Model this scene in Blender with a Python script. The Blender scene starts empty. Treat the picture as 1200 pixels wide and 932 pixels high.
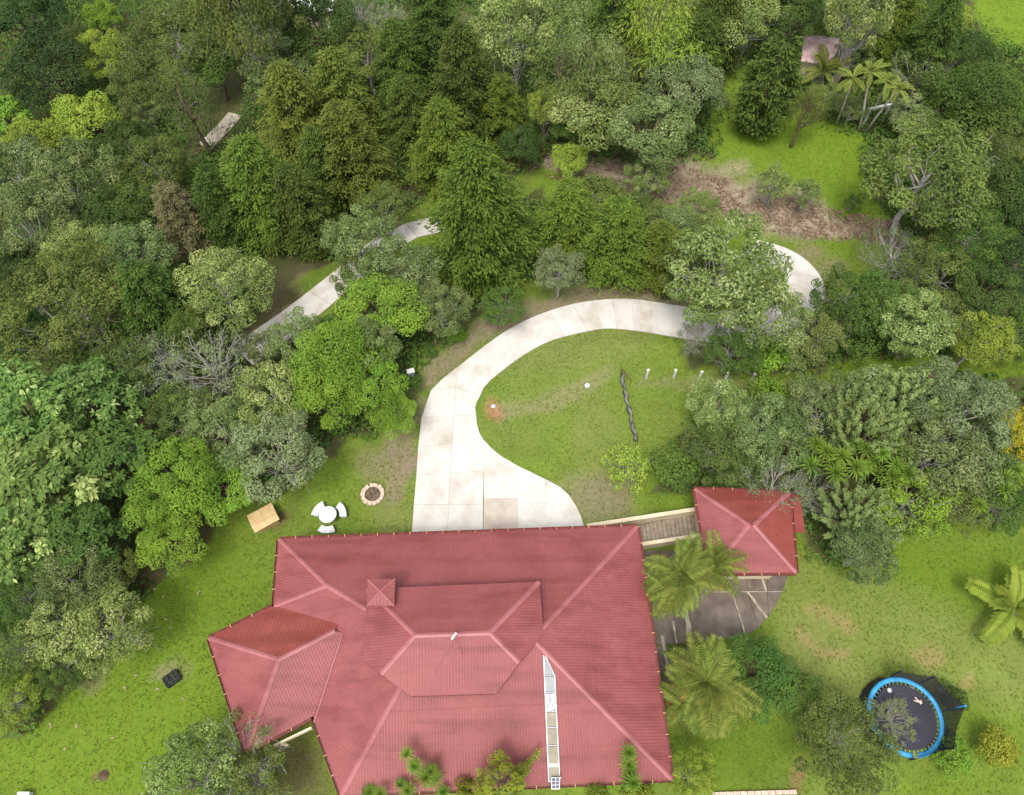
import bpy, math, random
import numpy as np
from mathutils import Vector
# ---------------------------------------------------------------- camera, sky, sun, exposure
SC = bpy.context.scene
COL = SC.collection
F, H, T = 858.0, 42.0, math.radians(29.5)          # focal length in photo pixels, drone height, tilt from straight down
cam = bpy.data.objects.new('camera', bpy.data.cameras.new('camera')); COL.objects.link(cam)
cam.location = (0, 0, H); cam.rotation_euler = (T, 0, 0)
cam.data.sensor_width = 36; cam.data.lens = F / 1200 * 36; cam.data.clip_end = 2000
SC.camera = cam
SUN_EL, SUN_AZ = math.radians(66), math.radians(200)   # high sun behind thin cloud, from the lower left
w = bpy.data.worlds.new('World'); SC.world = w; w.use_nodes = True
nt = w.node_tree
sky = nt.nodes.new('ShaderNodeTexSky'); sky.sky_type = 'NISHITA'; sky.sun_disc = False
sky.sun_elevation = SUN_EL; sky.sun_rotation = SUN_AZ; sky.dust_density = 4.0; sky.ozone_density = 0.5
bg = nt.nodes['Background']; bg.inputs['Strength'].default_value = 0.15
hz_ = nt.nodes.new('ShaderNodeHueSaturation'); hz_.inputs['Saturation'].default_value = .45      # thin cloud takes the blue out of the sky
nt.links.new(sky.outputs['Color'], hz_.inputs['Color']); nt.links.new(hz_.outputs['Color'], bg.inputs['Color'])
sl = bpy.data.lights.new('sun', 'SUN'); sl.energy = 1.15; sl.angle = math.radians(16); sl.color = (1.0, 0.95, 0.87)
sun = bpy.data.objects.new('sun', sl); COL.objects.link(sun)
sd = Vector((math.sin(SUN_AZ) * math.cos(SUN_EL), math.cos(SUN_AZ) * math.cos(SUN_EL), math.sin(SUN_EL)))
sun.rotation_euler = sd.to_track_quat('Z', 'Y').to_euler(); sun.location = (0, 0, 60)
SC.view_settings.view_transform = 'Standard'; SC.view_settings.look = 'None'
SC.view_settings.gamma = 1; SC.view_settings.exposure = 1.06

rng = np.random.default_rng(7); random.seed(7)
# ---------------------------------------------------------------- terrain and where a line of sight meets it
def ss(a, b, v):
    t = np.clip((v - a) / (b - a), 0, 1); return t * t * (3 - 2 * t)
def terrain(x, y):
    x = np.asarray(x, float); y = np.asarray(y, float)
    z = -3.4 * ss(30, 47, y) * ss(24, -12, x) - 3.0 * ss(-17, -45, x) * ss(8, 30, y)
    z = z + 0.05 * np.clip(y - 45, 0, 200) * ss(5, 25, x)
    rough = ss(30, 40, y) + ss(-20, -26, x) + ss(24, 30, x) * 0.4
    z = z + np.clip(rough, 0, 1) * (0.22 * np.sin(x * .41 + 1.3) * np.cos(y * .37) + 0.1 * np.sin(x * 1.1) * np.sin(y * .9 + 2))
    bank = 0.35 * np.exp(-(((x - 10) / 9) ** 2 + ((y - 27.5) / 1.6) ** 2))
    return z + bank * ss(2, 6, x)
def ray(px, py, z):
    u = (px - 600) / F; v = (466 - py) / F
    dx, dy, dz = u, math.sin(T) + v * math.cos(T), -math.cos(T) + v * math.sin(T)
    t = (z - H) / dz
    return dx * t, dy * t, t
def at(px, py, up=0.0):
    z = 0.0
    for _ in range(12):
        x, y, t = ray(px, py, z + up); z = float(terrain(x, y))
    return x, y, z + up, t
def G(px, py, up=0.0):
    x, y, z, t = at(px, py, up); return (x, y, z)
def R(px, py, z):
    x, y, t = ray(px, py, z); return (x, y, z)

# ---------------------------------------------------------------- materials
def newmat(name):
    m = bpy.data.materials.new(name); m.use_nodes = True
    n = m.node_tree.nodes; return m, n, m.node_tree.links, n['Principled BSDF']
def rgba(c): return (c[0], c[1], c[2], 1)
def mat(name, c1, c2=None, scale=3.0, rough=0.8, bump=0.15, bscale=20.0, metal=0.0, detail=6, spec=0.3, coords='Object', lo=.35, hi=.65):
    m, n, l, b = newmat(name)
    b.inputs['Roughness'].default_value = rough; b.inputs['Metallic'].default_value = metal
    b.inputs['Specular IOR Level'].default_value = spec
    tc = n.new('ShaderNodeTexCoord')
    nz = n.new('ShaderNodeTexNoise'); nz.inputs['Scale'].default_value = scale; nz.inputs['Detail'].default_value = detail
    l.new(tc.outputs[coords], nz.inputs['Vector'])
    cr = n.new('ShaderNodeValToRGB'); cr.color_ramp.elements[0].position = lo; cr.color_ramp.elements[1].position = hi
    cr.color_ramp.elements[0].color = rgba(c1); cr.color_ramp.elements[1].color = rgba(c2 or c1)
    l.new(nz.outputs['Fac'], cr.inputs['Fac']); l.new(cr.outputs['Color'], b.inputs['Base Color'])
    if bump:
        n2 = n.new('ShaderNodeTexNoise'); n2.inputs['Scale'].default_value = bscale; n2.inputs['Detail'].default_value = 4
        l.new(tc.outputs[coords], n2.inputs['Vector'])
        bp = n.new('ShaderNodeBump'); bp.inputs['Strength'].default_value = bump; bp.inputs['Distance'].default_value = 0.05
        l.new(n2.outputs['Fac'], bp.inputs['Height']); l.new(bp.outputs['Normal'], b.inputs['Normal'])
    return m
def leafmat(name, light, dark, tip=None, trans=0.30, rough=0.7, var=0.16):
    """light and dark leaves by a per-leaf value, a slight shift from tree to tree"""
    dark = tuple(c * 1.3 for c in dark)
    m, n, l, b = newmat(name)
    out = n['Material Output']
    a = n.new('ShaderNodeAttribute'); a.attribute_name = 'tint'
    cr = n.new('ShaderNodeValToRGB'); cr.color_ramp.elements[0].color = rgba(dark); cr.color_ramp.elements[1].color = rgba(light)
    cr.color_ramp.elements[0].position = 0.1; cr.color_ramp.elements[1].position = 0.85
    if tip:
        e = cr.color_ramp.elements.new(0.94); e.color = rgba(tip)
    l.new(a.outputs['Fac'], cr.inputs['Fac'])
    oi = n.new('ShaderNodeObjectInfo')
    hs = n.new('ShaderNodeHueSaturation')
    m1 = n.new('ShaderNodeMapRange'); m1.inputs['To Min'].default_value = 0.5 - 0.014; m1.inputs['To Max'].default_value = 0.5 + 0.014
    l.new(oi.outputs['Random'], m1.inputs['Value']); l.new(m1.outputs['Result'], hs.inputs['Hue'])
    mu = n.new('ShaderNodeMath'); mu.operation = 'MULTIPLY'; mu.inputs[1].default_value = 7.31
    fr = n.new('ShaderNodeMath'); fr.operation = 'FRACT'
    l.new(oi.outputs['Random'], mu.inputs[0]); l.new(mu.outputs[0], fr.inputs[0])
    m2 = n.new('ShaderNodeMapRange'); m2.inputs['To Min'].default_value = 1 - var; m2.inputs['To Max'].default_value = 1 + var
    l.new(fr.outputs[0], m2.inputs['Value']); l.new(m2.outputs['Result'], hs.inputs['Value'])
    l.new(cr.outputs['Color'], hs.inputs['Color']); l.new(hs.outputs['Color'], b.inputs['Base Color'])
    b.inputs['Roughness'].default_value = rough; b.inputs['Specular IOR Level'].default_value = 0.18
    tr = n.new('ShaderNodeBsdfTranslucent'); l.new(hs.outputs['Color'], tr.inputs['Color'])
    mx = n.new('ShaderNodeMixShader'); mx.inputs['Fac'].default_value = trans
    l.new(b.outputs[0], mx.inputs[1]); l.new(tr.outputs[0], mx.inputs[2]); l.new(mx.outputs[0], out.inputs['Surface'])
    return m
PAL = {
 'dark':    leafmat('leaf_dark', (.078, .132, .028), (.026, .054, .013)),
 'deep':    leafmat('leaf_deep', (.062, .115, .030), (.019, .043, .012)),
 'mid':     leafmat('leaf_mid', (.115, .190, .034), (.044, .088, .017)),
 'bright':  leafmat('leaf_bright', (.215, .335, .040), (.085, .155, .018)),
 'lime':    leafmat('leaf_lime', (.290, .375, .055), (.130, .190, .026)),
 'sage':    leafmat('leaf_sage', (.200, .262, .082), (.076, .115, .034), tip=(.31, .37, .16)),
 'pale':    leafmat('leaf_pale', (.245, .310, .085), (.095, .142, .036), tip=(.38, .44, .17)),
 'silver':  leafmat('leaf_silver', (.265, .325, .145), (.100, .140, .052)),
 'olive':   leafmat('leaf_olive', (.165, .215, .048), (.062, .090, .022)),
 'cypress': leafmat('leaf_cypress', (.155, .220, .028), (.054, .090, .013)),
 'cypdark': leafmat('leaf_cypress_dark', (.108, .168, .028), (.033, .060, .011)),
 'cypyel':  leafmat('leaf_cypress_yellow', (.185, .225, .036), (.062, .090, .016)),
 'yellow':  leafmat('leaf_yellow', (.52, .42, .035), (.24, .25, .03)),
 'brown':   leafmat('leaf_dry', (.200, .175, .085), (.085, .080, .036)),
 'big':     leafmat('leaf_large', (.195, .290, .065), (.060, .112, .026), tip=(.40, .48, .17)),
 'plume':   leafmat('leaf_plume', (.215, .275, .085), (.075, .115, .030)),
 'yelgreen': leafmat('leaf_yellow_green', (.38, .40, .05), (.14, .19, .022)),
 'straw':   leafmat('leaf_straw', (.44, .35, .24), (.20, .145, .095), var=0),
 'palm':    leafmat('leaf_palm', (.235, .275, .055), (.070, .115, .020)),
 'palmdry': leafmat('leaf_palm_dry', (.330, .220, .060), (.200, .150, .050)),
 'coco':    leafmat('leaf_coconut', (.240, .290, .040), (.110, .165, .022)),
 'spiky':   leafmat('leaf_spiky', (.170, .260, .030), (.065, .130, .018)),
}
M = {
 'bark': mat('bark_brown', (.075, .055, .038), (.16, .12, .085), 4, .9, .5, 12),
 'barkgrey': mat('bark_grey', (.20, .19, .165), (.40, .38, .34), 5, .9, .4, 14),
 'barkwhite': mat('bark_white', (.34, .31, .25), (.55, .52, .44), 5, .8, .3, 14),
 'roof': None, 'cap': None,
 'gutter': mat('gutter_maroon', (.10, .022, .02), (.19, .045, .035), 6, .5, 0),
 'fascia': mat('fascia_timber', (.42, .24, .11), (.52, .31, .15), 5, .7, .1),
 'cream': mat('cream_plaster', (.52, .43, .29), (.60, .52, .38), 2, .85, .1),
 'white': mat('white_paint', (.56, .55, .52), (.66, .65, .62), 3, .6, .05),
 'whitestone': mat('white_cast_stone', (.46, .47, .48), (.60, .61, .62), 5, .7, .15),
 'soil': mat('dark_soil', (.05, .032, .02), (.11, .075, .045), 3, .95, .6, 10),
 'ash': mat('ash_and_char', (.05, .038, .03), (.17, .12, .08), 9, .95, .8, 25),
 'stone': mat('pinkish_stone', (.42, .30, .23), (.60, .46, .37), 6, .9, .4, 18),
 'rock': mat('pale_rock', (.28, .27, .25), (.46, .45, .42), 4, .9, .6, 8),
 'ply': mat('plywood_tan', (.42, .29, .14), (.52, .37, .19), 2.5, .75, .1),
 'plyedge': mat('plywood_edge', (.36, .22, .10), (.45, .28, .13), 3, .8, .1),
 'board': mat('weathered_board', (.17, .14, .10), (.26, .22, .165), 4, .85, .3, 18),
 'patio': mat('patio_concrete', (.085, .066, .052), (.150, .122, .098), 1.2, .75, .2, 9),
 'patiojoint': mat('patio_joint', (.22, .19, .15), (.40, .35, .28), 3, .9, .2),
 'black': mat('black_plastic', (.012, .013, .016), (.03, .032, .038), 8, .6, .1),
 'mesh': mat('trampoline_mat', (.018, .017, .027), (.028, .026, .040), 1.0, .55, .05, 60),
 'blue': mat('blue_vinyl', (.025, .20, .42), (.05, .28, .52), 3, .4, .25, 9),
 'steel': mat('galvanised_steel', (.30, .32, .34), (.44, .46, .48), 8, .4, .05, 30, .6),
 'toy': mat('beige_cloth', (.48, .36, .28), (.58, .46, .36), 5, .9, .2),
 'pinkroof': mat('faded_pink_roof', (.34, .22, .21), (.48, .37, .36), 1.5, .6, .1),
 'greyfab': mat('grey_fabric', (.09, .095, .09), (.19, .19, .175), 4, .9, .5, 12),
 'post': mat('concrete_post', (.42, .40, .35), (.60, .58, .53), 5, .9, .3),
 'solar': mat('solar_glass', (.010, .015, .05), (.02, .03, .085), 4, .15, 0, spec=.6),
}
def roofmat(name, c1, c2, rough):
    m, n, l, b = newmat(name)
    tc = n.new('ShaderNodeTexCoord')
    nz = n.new('ShaderNodeTexNoise'); nz.inputs['Scale'].default_value = .5; nz.inputs['Detail'].default_value = 7; nz.inputs['Roughness'].default_value = .62
    l.new(tc.outputs['Object'], nz.inputs['Vector'])
    cr = n.new('ShaderNodeValToRGB'); cr.color_ramp.elements[0].position = .3; cr.color_ramp.elements[1].position = .7
    cr.color_ramp.elements[0].color = rgba(c1); cr.color_ramp.elements[1].color = rgba(c2)
    l.new(nz.outputs['Fac'], cr.inputs['Fac'])
    n2 = n.new('ShaderNodeTexNoise'); n2.inputs['Scale'].default_value = 9; n2.inputs['Detail'].default_value = 5
    l.new(tc.outputs['Object'], n2.inputs['Vector'])
    mr = n.new('ShaderNodeMapRange'); mr.inputs['From Min'].default_value = .3; mr.inputs['From Max'].default_value = .7
    mr.inputs['To Min'].default_value = .9; mr.inputs['To Max'].default_value = 1.08
    l.new(n2.outputs['Fac'], mr.inputs['Value'])
    mx = n.new('ShaderNodeMix'); mx.data_type = 'RGBA'; mx.blend_type = 'MULTIPLY'; mx.inputs[0].default_value = 1
    l.new(cr.outputs['Color'], mx.inputs[6]); l.new(mr.outputs['Result'], mx.inputs[7])
    l.new(mx.outputs[2], b.inputs['Base Color'])
    mp = n.new('ShaderNodeMapping'); mp.inputs['Scale'].default_value = (.18, 1.3, 1.3); l.new(tc.outputs['Object'], mp.inputs['Vector'])
    n3 = n.new('ShaderNodeTexNoise'); n3.inputs['Scale'].default_value = .9; n3.inputs['Detail'].default_value = 8; n3.inputs['Roughness'].default_value = .6; l.new(mp.outputs['Vector'], n3.inputs['Vector'])
    r3 = n.new('ShaderNodeValToRGB'); r3.color_ramp.elements[0].position = .36; r3.color_ramp.elements[1].position = .52; r3.color_ramp.elements[0].color = (.78, .74, .70, 1); r3.color_ramp.elements[1].color = (1, 1, 1, 1)
    l.new(n3.outputs['Fac'], r3.inputs['Fac'])
    m3 = n.new('ShaderNodeMix'); m3.data_type = 'RGBA'; m3.blend_type = 'MULTIPLY'; m3.inputs[0].default_value = 1
    l.new(mx.outputs[2], m3.inputs[6]); l.new(r3.outputs['Color'], m3.inputs[7]); l.new(m3.outputs[2], b.inputs['Base Color'])
    rr = n.new('ShaderNodeMapRange'); rr.inputs['To Min'].default_value = rough - .08; rr.inputs['To Max'].default_value = rough + .1
    l.new(nz.outputs['Fac'], rr.inputs['Value']); l.new(rr.outputs['Result'], b.inputs['Roughness'])
    b.inputs['Specular IOR Level'].default_value = .28
    return m
M['roof'] = roofmat('red_painted_roof', (.186, .047, .047), (.246, .073, .070), .52)
M['roofdeep'] = roofmat('darker_red_roof', (.180, .038, .028), (.232, .058, .044), .5)  # deeper red, used on some wing, pavilion and lean-to slopes
M['cap'] = roofmat('ridge_cap_red', (.27, .088, .090), (.32, .112, .115), .42)
def concrete(name, c1, c2, c3):
    m, n, l, b = newmat(name)
    tc = n.new('ShaderNodeTexCoord')
    nz = n.new('ShaderNodeTexNoise'); nz.inputs['Scale'].default_value = .55; nz.inputs['Detail'].default_value = 8; nz.inputs['Roughness'].default_value = .6
    l.new(tc.outputs['Object'], nz.inputs['Vector'])
    cr = n.new('ShaderNodeValToRGB'); cr.color_ramp.elements[0].position = .34; cr.color_ramp.elements[1].position = .56
    cr.color_ramp.elements[0].color = rgba(c1); cr.color_ramp.elements[1].color = rgba(c2)
    l.new(nz.outputs['Fac'], cr.inputs['Fac'])
    oi = n.new('ShaderNodeObjectInfo')
    mx = n.new('ShaderNodeMix'); mx.data_type = 'RGBA'
    ml = n.new('ShaderNodeMath'); ml.operation = 'MULTIPLY'; ml.inputs[1].default_value = .5
    l.new(oi.outputs['Random'], ml.inputs[0]); l.new(ml.outputs[0], mx.inputs[0])
    l.new(cr.outputs['Color'], mx.inputs[6]); mx.inputs[7].default_value = rgba(c3)
    l.new(mx.outputs[2], b.inputs['Base Color']); b.inputs['Roughness'].default_value = .85
    n2 = n.new('ShaderNodeTexNoise'); n2.inputs['Scale'].default_value = 14
    l.new(tc.outputs['Object'], n2.inputs['Vector'])
    bp = n.new('ShaderNodeBump'); bp.inputs['Strength'].default_value = .2; bp.inputs['Distance'].default_value = .03
    l.new(n2.outputs['Fac'], bp.inputs['Height']); l.new(bp.outputs['Normal'], b.inputs['Normal'])
    return m
M['slab'] = concrete('driveway_concrete', (.335, .285, .225), (.480, .455, .410), (.52, .515, .49))
M['slabjoint'] = mat('driveway_joint_grit', (.26, .235, .195), (.34, .31, .26), 5, .95, .2)
M['slabstain'] = concrete('stained_concrete', (.27, .205, .16), (.42, .375, .32), (.42, .38, .33))
M['track'] = mat('gravel_track', (.33, .28, .22), (.45, .40, .33), 2, .95, .5)
M['glass'] = mat('skylight_sheet', (.20, .21, .205), (.28, .29, .285), 1.2, .6, .05, spec=.25)
M['glassdirty'] = mat('skylight_sheet_dusty', (.20, .18, .13), (.27, .245, .185), 1.5, .6, .05, spec=.25)
M['broken'] = mat('white_patch_on_sheet', (.26, .27, .26), (.80, .80, .79), 5, .5, .1, lo=.47, hi=.53)
m, n, l, b = newmat('net_black'); b.inputs['Base Color'].default_value = (.012, .012, .014, 1); b.inputs['Roughness'].default_value = .9
tb = n.new('ShaderNodeBsdfTransparent'); mx = n.new('ShaderNodeMixShader'); mx.inputs['Fac'].default_value = .80
l.new(tb.outputs[0], mx.inputs[1]); l.new(b.outputs[0], mx.inputs[2]); l.new(mx.outputs[0], n['Material Output'].inputs['Surface'])
M['net'] = m

# ---------------------------------------------------------------- object helpers
def tag(o, label=None, cat=None, group=None, kind=None):
    if label: o['label'] = label
    if cat: o['category'] = cat
    if group: o['group'] = group
    if kind: o['kind'] = kind
    return o
def empty(name, loc, rz=0.0, label=None, cat=None, group=None, kind=None):
    o = bpy.data.objects.new(name, None); COL.objects.link(o); o.empty_display_size = .3
    o.location = loc; o.rotation_euler = (0, 0, rz); return tag(o, label, cat, group, kind)
def link(name, me, parent=None, loc=None, rot=None, scale=None):
    o = bpy.data.objects.new(name, me); COL.objects.link(o)
    if parent is not None: o.parent = parent
    if loc is not None: o.location = loc
    if rot is not None: o.rotation_euler = rot
    if scale is not None: o.scale = scale
    return o
class MB:
    """collects faces for one mesh"""
    def __init__(s): s.v = []; s.f = []; s.m = []; s.mi = 0
    def add(s, vs, fs):
        k = len(s.v); s.v += [tuple(float(c) for c in p) for p in vs]
        for f in fs: s.f.append(tuple(i + k for i in f)); s.m.append(s.mi)
    def box(s, c, d, rz=0.0):
        cx, cy, cz = c; a, b_, h = d[0] / 2, d[1] / 2, d[2] / 2; co, si = math.cos(rz), math.sin(rz)
        vs = [(cx + x * co - y * si, cy + x * si + y * co, cz + z) for z in (-h, h) for x, y in ((-a, -b_), (a, -b_), (a, b_), (-a, b_))]
        s.add(vs, [(3, 2, 1, 0), (4, 5, 6, 7), (0, 1, 5, 4), (1, 2, 6, 5), (2, 3, 7, 6), (3, 0, 4, 7)])
    def bar(s, p, q, wd, ht, up=(0, 0, 1)):
        p, q = Vector(p), Vector(q); d = (q - p).normalized(); sd_ = d.cross(Vector(up))
        sd_ = sd_.normalized() if sd_.length > 1e-6 else Vector((1, 0, 0)); u = sd_.cross(d).normalized()
        vs = [e + sd_ * a * wd / 2 + u * b_ * ht / 2 for e in (p, q) for a, b_ in ((-1, -1), (1, -1), (1, 1), (-1, 1))]
        s.add(vs, [(0, 1, 2, 3), (7, 6, 5, 4), (0, 4, 5, 1), (1, 5, 6, 2), (2, 6, 7, 3), (3, 7, 4, 0)])
    def prism(s, poly, th):
        """poly: top outline (counter-clockwise, 3D); th: thickness downwards"""
        n_ = len(poly); vs = list(poly) + [(p[0], p[1], p[2] - th) for p in poly]
        s.add(vs, [tuple(range(n_)), tuple(range(2 * n_ - 1, n_ - 1, -1))] + [(i + n_, (i + 1) % n_ + n_, (i + 1) % n_, i) for i in range(n_)])
    def tube(s, pts, rad, n=6, cap=True):
        rings = []; pts = [Vector(p) for p in pts]
        for i, p in enumerate(pts):
            d = (pts[min(i + 1, len(pts) - 1)] - pts[max(i - 1, 0)]).normalized()
            a = d.cross(Vector((.13, .97, .2))); a.normalize(); b_ = d.cross(a)
            rings.append([p + (a * math.cos(2 * math.pi * k / n) + b_ * math.sin(2 * math.pi * k / n)) * rad[i] for k in range(n)])
        vs = [v for r_ in rings for v in r_]; fs = []
        for i in range(len(pts) - 1):
            for k in range(n):
                k2 = (k + 1) % n; fs.append((i * n + k, i * n + k2, (i + 1) * n + k2, (i + 1) * n + k))
        if cap: fs += [tuple(range(n))[::-1], tuple(range((len(pts) - 1) * n, len(pts) * n))]
        s.add(vs, fs)
    def lathe(s, c, prof, n=24):
        vs = []; k = len(prof)
        for i in range(n):
            a = 2 * math.pi * i / n
            for r_, z in prof: vs.append((c[0] + r_ * math.cos(a), c[1] + r_ * math.sin(a), c[2] + z))
        fs = [(i * k + j, ((i + 1) % n) * k + j, ((i + 1) % n) * k + j + 1, i * k + j + 1) for i in range(n) for j in range(k - 1)]
        s.add(vs, fs)
    def mesh(s, name, mats, smooth=False):
        me = bpy.data.meshes.new(name); me.from_pydata(s.v, [], s.f)
        for m_ in (mats if isinstance(mats, (list, tuple)) else [mats]): me.materials.append(m_)
        if any(s.m): me.polygons.foreach_set('material_index', s.m)
        if smooth: me.shade_smooth()
        me.update(); return me
    def build(s, name, mats, parent=None, smooth=False, loc=None, bevel=0):
        o = link(name, s.mesh(name, mats, smooth), parent, loc)
        if bevel:
            bv = o.modifiers.new('bevel', 'BEVEL'); bv.width = bevel; bv.segments = 2; bv.limit_method = 'ANGLE'
        return o
def inpoly(px, py, poly):
    c = np.zeros(np.shape(px), bool); j = len(poly) - 1
    for i in range(len(poly)):
        xi, yi = poly[i]; xj, yj = poly[j]
        k = ((yi > py) != (yj > py)) & (px < (xj - xi) * (py - yi) / (yj - yi + 1e-12) + xi); c ^= k; j = i
    return c
def proj(x, y, z):
    """world point to photo pixel (used only to lay out where lawns, woods and bare soil lie on the ground)"""
    dz = z - H; f = y * math.sin(T) - dz * math.cos(T); u = y * math.cos(T) + dz * math.sin(T)
    f = np.where(f < 1, 1, f); return 600 + F * x / f, 466 - F * u / f
def vnoise(x, y, s, seed):
    """smooth value noise on arrays"""
    r = np.random.default_rng(seed).random((64, 64)); u = (x / s) % 64; v = (y / s) % 64
    i = np.floor(u).astype(int) % 64; j = np.floor(v).astype(int) % 64; fu = u - np.floor(u); fv = v - np.floor(v)
    fu = fu * fu * (3 - 2 * fu); fv = fv * fv * (3 - 2 * fv); i2 = (i + 1) % 64; j2 = (j + 1) % 64
    return (r[i, j] * (1 - fu) + r[i2, j] * fu) * (1 - fv) + (r[i, j2] * (1 - fu) + r[i2, j2] * fu) * fv
# ---------------------------------------------------------------- GROUND
WOODS = [
 [(-400, -300), (700, -300), (650, 180), (600, 205), (500, 230), (430, 275), (355, 330), (285, 390), (330, 415), (430, 345), (560, 340), (600, 350), (540, 388), (490, 425), (478, 500), (420, 505), (345, 560), (275, 600), (215, 655), (160, 700), (100, 790), (40, 850), (-400, 900)],
 [(700, -300), (1600, -300), (1600, 290), (1060, 285), (1015, 220), (1015, 160), (930, 130), (880, 80), (850, 85), (835, 180), (760, 195), (650, 180)],
 [(965, 350), (1250, 280), (1600, 280), (1600, 425), (1000, 412), (960, 430), (810, 430), (795, 405), (930, 400)],
 [(820, 500), (960, 455), (1150, 440), (1600, 480), (1600, 600), (1060, 610), (1030, 665), (945, 650), (930, 590), (830, 568), (770, 575), (790, 520)],
 [(600, 230), (780, 262), (850, 300), (800, 345), (700, 330), (600, 325)],
]
def woods_mask(px, py):
    k = np.zeros(np.shape(px), bool)
    for p in WOODS: k |= inpoly(px, py, p)
    k &= ~inpoly(px, py, [(1100, -90), (1500, -90), (1500, 62), (1185, 58), (1140, 40)])
    return k
xs = np.unique(np.concatenate([np.linspace(-400, -64, 18), np.arange(-64, 68, .4), np.linspace(68, 400, 18)]))
ys = np.unique(np.concatenate([np.linspace(-250, -8, 14), np.arange(-8, 84, .4), np.linspace(84, 520, 22)]))
X, Y = np.meshgrid(xs, ys, indexing='ij'); Z = terrain(X, Y)
nx, ny = len(xs), len(ys)
PX, PY = proj(X, Y, Z)
wx = PX + 26 * (vnoise(X, Y, 2.1, 1) - .5) + 12 * (vnoise(X, Y, .7, 2) - .5)
wy = PY + 20 * (vnoise(X, Y, 2.3, 3) - .5) + 10 * (vnoise(X, Y, .8, 4) - .5)
colr = np.zeros((nx, ny, 3))
n1 = vnoise(X, Y, 3.5, 11)[..., None]; n2 = vnoise(X, Y, 1.1, 12)[..., None]; n3 = vnoise(X, Y, 8, 13)[..., None]
g_ol = np.array([.112, .152, .030]); g_lush = np.array([.098, .160, .014]); g_dry = np.array([.185, .185, .070])
base = g_ol * (1 - n1) + g_lush * n1
base = base * (.85 + .35 * n2) * (.92 + .16 * n3)
colr[:] = base
def blend(mask, c):
    mk = np.clip(mask, 0, 1)[..., None]; colr[:] = colr * (1 - mk) + np.array(c) * mk
def spot(cx, cy, rx, ry=None, soft=.5, ang=0.0):
    ry = ry or rx; a = math.radians(ang); dx, dy = wx - cx, wy - cy
    d = np.sqrt(((dx * math.cos(a) + dy * math.sin(a)) / rx) ** 2 + ((-dx * math.sin(a) + dy * math.cos(a)) / ry) ** 2)
    return 1 - ss(1 - soft, 1 + soft, d)
def seg(x0, y0, x1, y1, r, soft=.5):
    L2 = (x1 - x0) ** 2 + (y1 - y0) ** 2; t = np.clip(((wx - x0) * (x1 - x0) + (wy - y0) * (y1 - y0)) / L2, 0, 1)
    d = np.hypot(wx - x0 - t * (x1 - x0), wy - y0 - t * (y1 - y0)) / r; return 1 - ss(1 - soft, 1 + soft, d)
in_view = (Y > -7) & (Y < 90)
# lush lawns: left of the house, far clearing, strip by the right-hand trees
blend(.8 * spot(120, 830, 200, 140), g_lush * 1.02)
blend(.8 * spot(250, 670, 90, 70), g_lush * .9)
blend(.9 * spot(950, 180, 130, 75), g_lush * 1.12)
blend(.9 * spot(1165, 25, 70, 60), g_lush * 1.1)
blend(.7 * spot(1100, 440, 200, 22), g_lush * .85)
blend(.8 * spot(1060, 690, 170, 60), g_lush * .95)
blend(.6 * spot(860, 880, 80, 40), g_lush * .72)
blend(.6 * spot(690, 470, 110, 75), g_ol * 1.12)
blend(.5 * spot(345, 320, 60, 30), g_lush * .7)
blend(.7 * spot(900, 300, 120, 22), g_lush * .95)
blend(.8 * spot(265, 115, 28, 30), g_lush * 1.0)
# dry and thin grass
blend(.35 * seg(930, 690, 1190, 790, 45), g_dry)
blend(.35 * seg(940, 760, 1010, 830, 38), g_dry)
blend(.3 * seg(700, 480, 720, 590, 26), g_dry * .9)
blend(.5 * seg(440, 540, 475, 620, 26), g_dry * .9)
blend(.35 * seg(600, 420, 740, 400, 20), g_dry * .9)
tan = np.array([.235, .185, .125]); brown = np.array([.150, .105, .070]); red = np.array([.300, .150, .085])
for a in [(958, 712, 1000, 735, 7), (938, 750, 985, 775, 7), (1075, 758, 1105, 765, 7), (1130, 800, 1150, 800, 4)]: blend(.42 * seg(*a), [.30, .19, .10])
blend(.8 * seg(505, 440, 590, 375, 13), tan * .85); blend(.85 * seg(590, 378, 680, 345, 11), tan * .8); blend(.85 * seg(680, 343, 800, 350, 11), tan * .75)
blend(.75 * seg(484, 480, 470, 570, 13), tan * .85); blend(.5 * spot(455, 545, 35, 18), tan * .8)
blend(.85 * spot(575, 482, 17, 9, .4), red); blend(.4 * seg(590, 480, 720, 440, 9), tan)
blend(.75 * spot(705, 585, 40, 26), [.19, .155, .10]); blend(.5 * spot(660, 610, 30, 8), tan)
blend(.35 * seg(760, 445, 960, 450, 7), tan * .8)
blend(.9 * seg(350, 320, 300, 375, 12), brown)
blend(.8 * seg(440, 230, 455, 262, 18), tan * .8)
# dry mulch bank below the far clearing
bank = np.maximum.reduce([seg(625, 186, 700, 192, 11), seg(700, 195, 780, 215, 22), seg(780, 205, 880, 235, 26), seg(880, 235, 960, 262, 22), seg(960, 262, 1060, 278, 15)])
mul = (.62 + .8 * vnoise(X, Y, .9, 21))[..., None]
mk = np.clip(bank, 0, 1)[..., None]; colr[:] = colr * (1 - mk) + np.array([.215, .178, .125]) * mul * mk
blend(.7 * spot(940, 300, 30, 12), tan * .8); blend(.6 * spot(975, 325, 20, 18), tan * .75)
# lawns' own small stains
blend(.8 * spot(122, 908, 8, 6, .3), [.12, .08, .05]); blend(.5 * spot(203, 782, 16, 10), tan); blend(.5 * spot(112, 790, 10, 14), tan)
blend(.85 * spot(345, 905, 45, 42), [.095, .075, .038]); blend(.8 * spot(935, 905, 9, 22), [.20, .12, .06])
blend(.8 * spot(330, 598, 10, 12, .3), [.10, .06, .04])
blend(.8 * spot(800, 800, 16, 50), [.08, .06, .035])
blend(.6 * spot(200, 420, 30, 20), red * .8)
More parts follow.
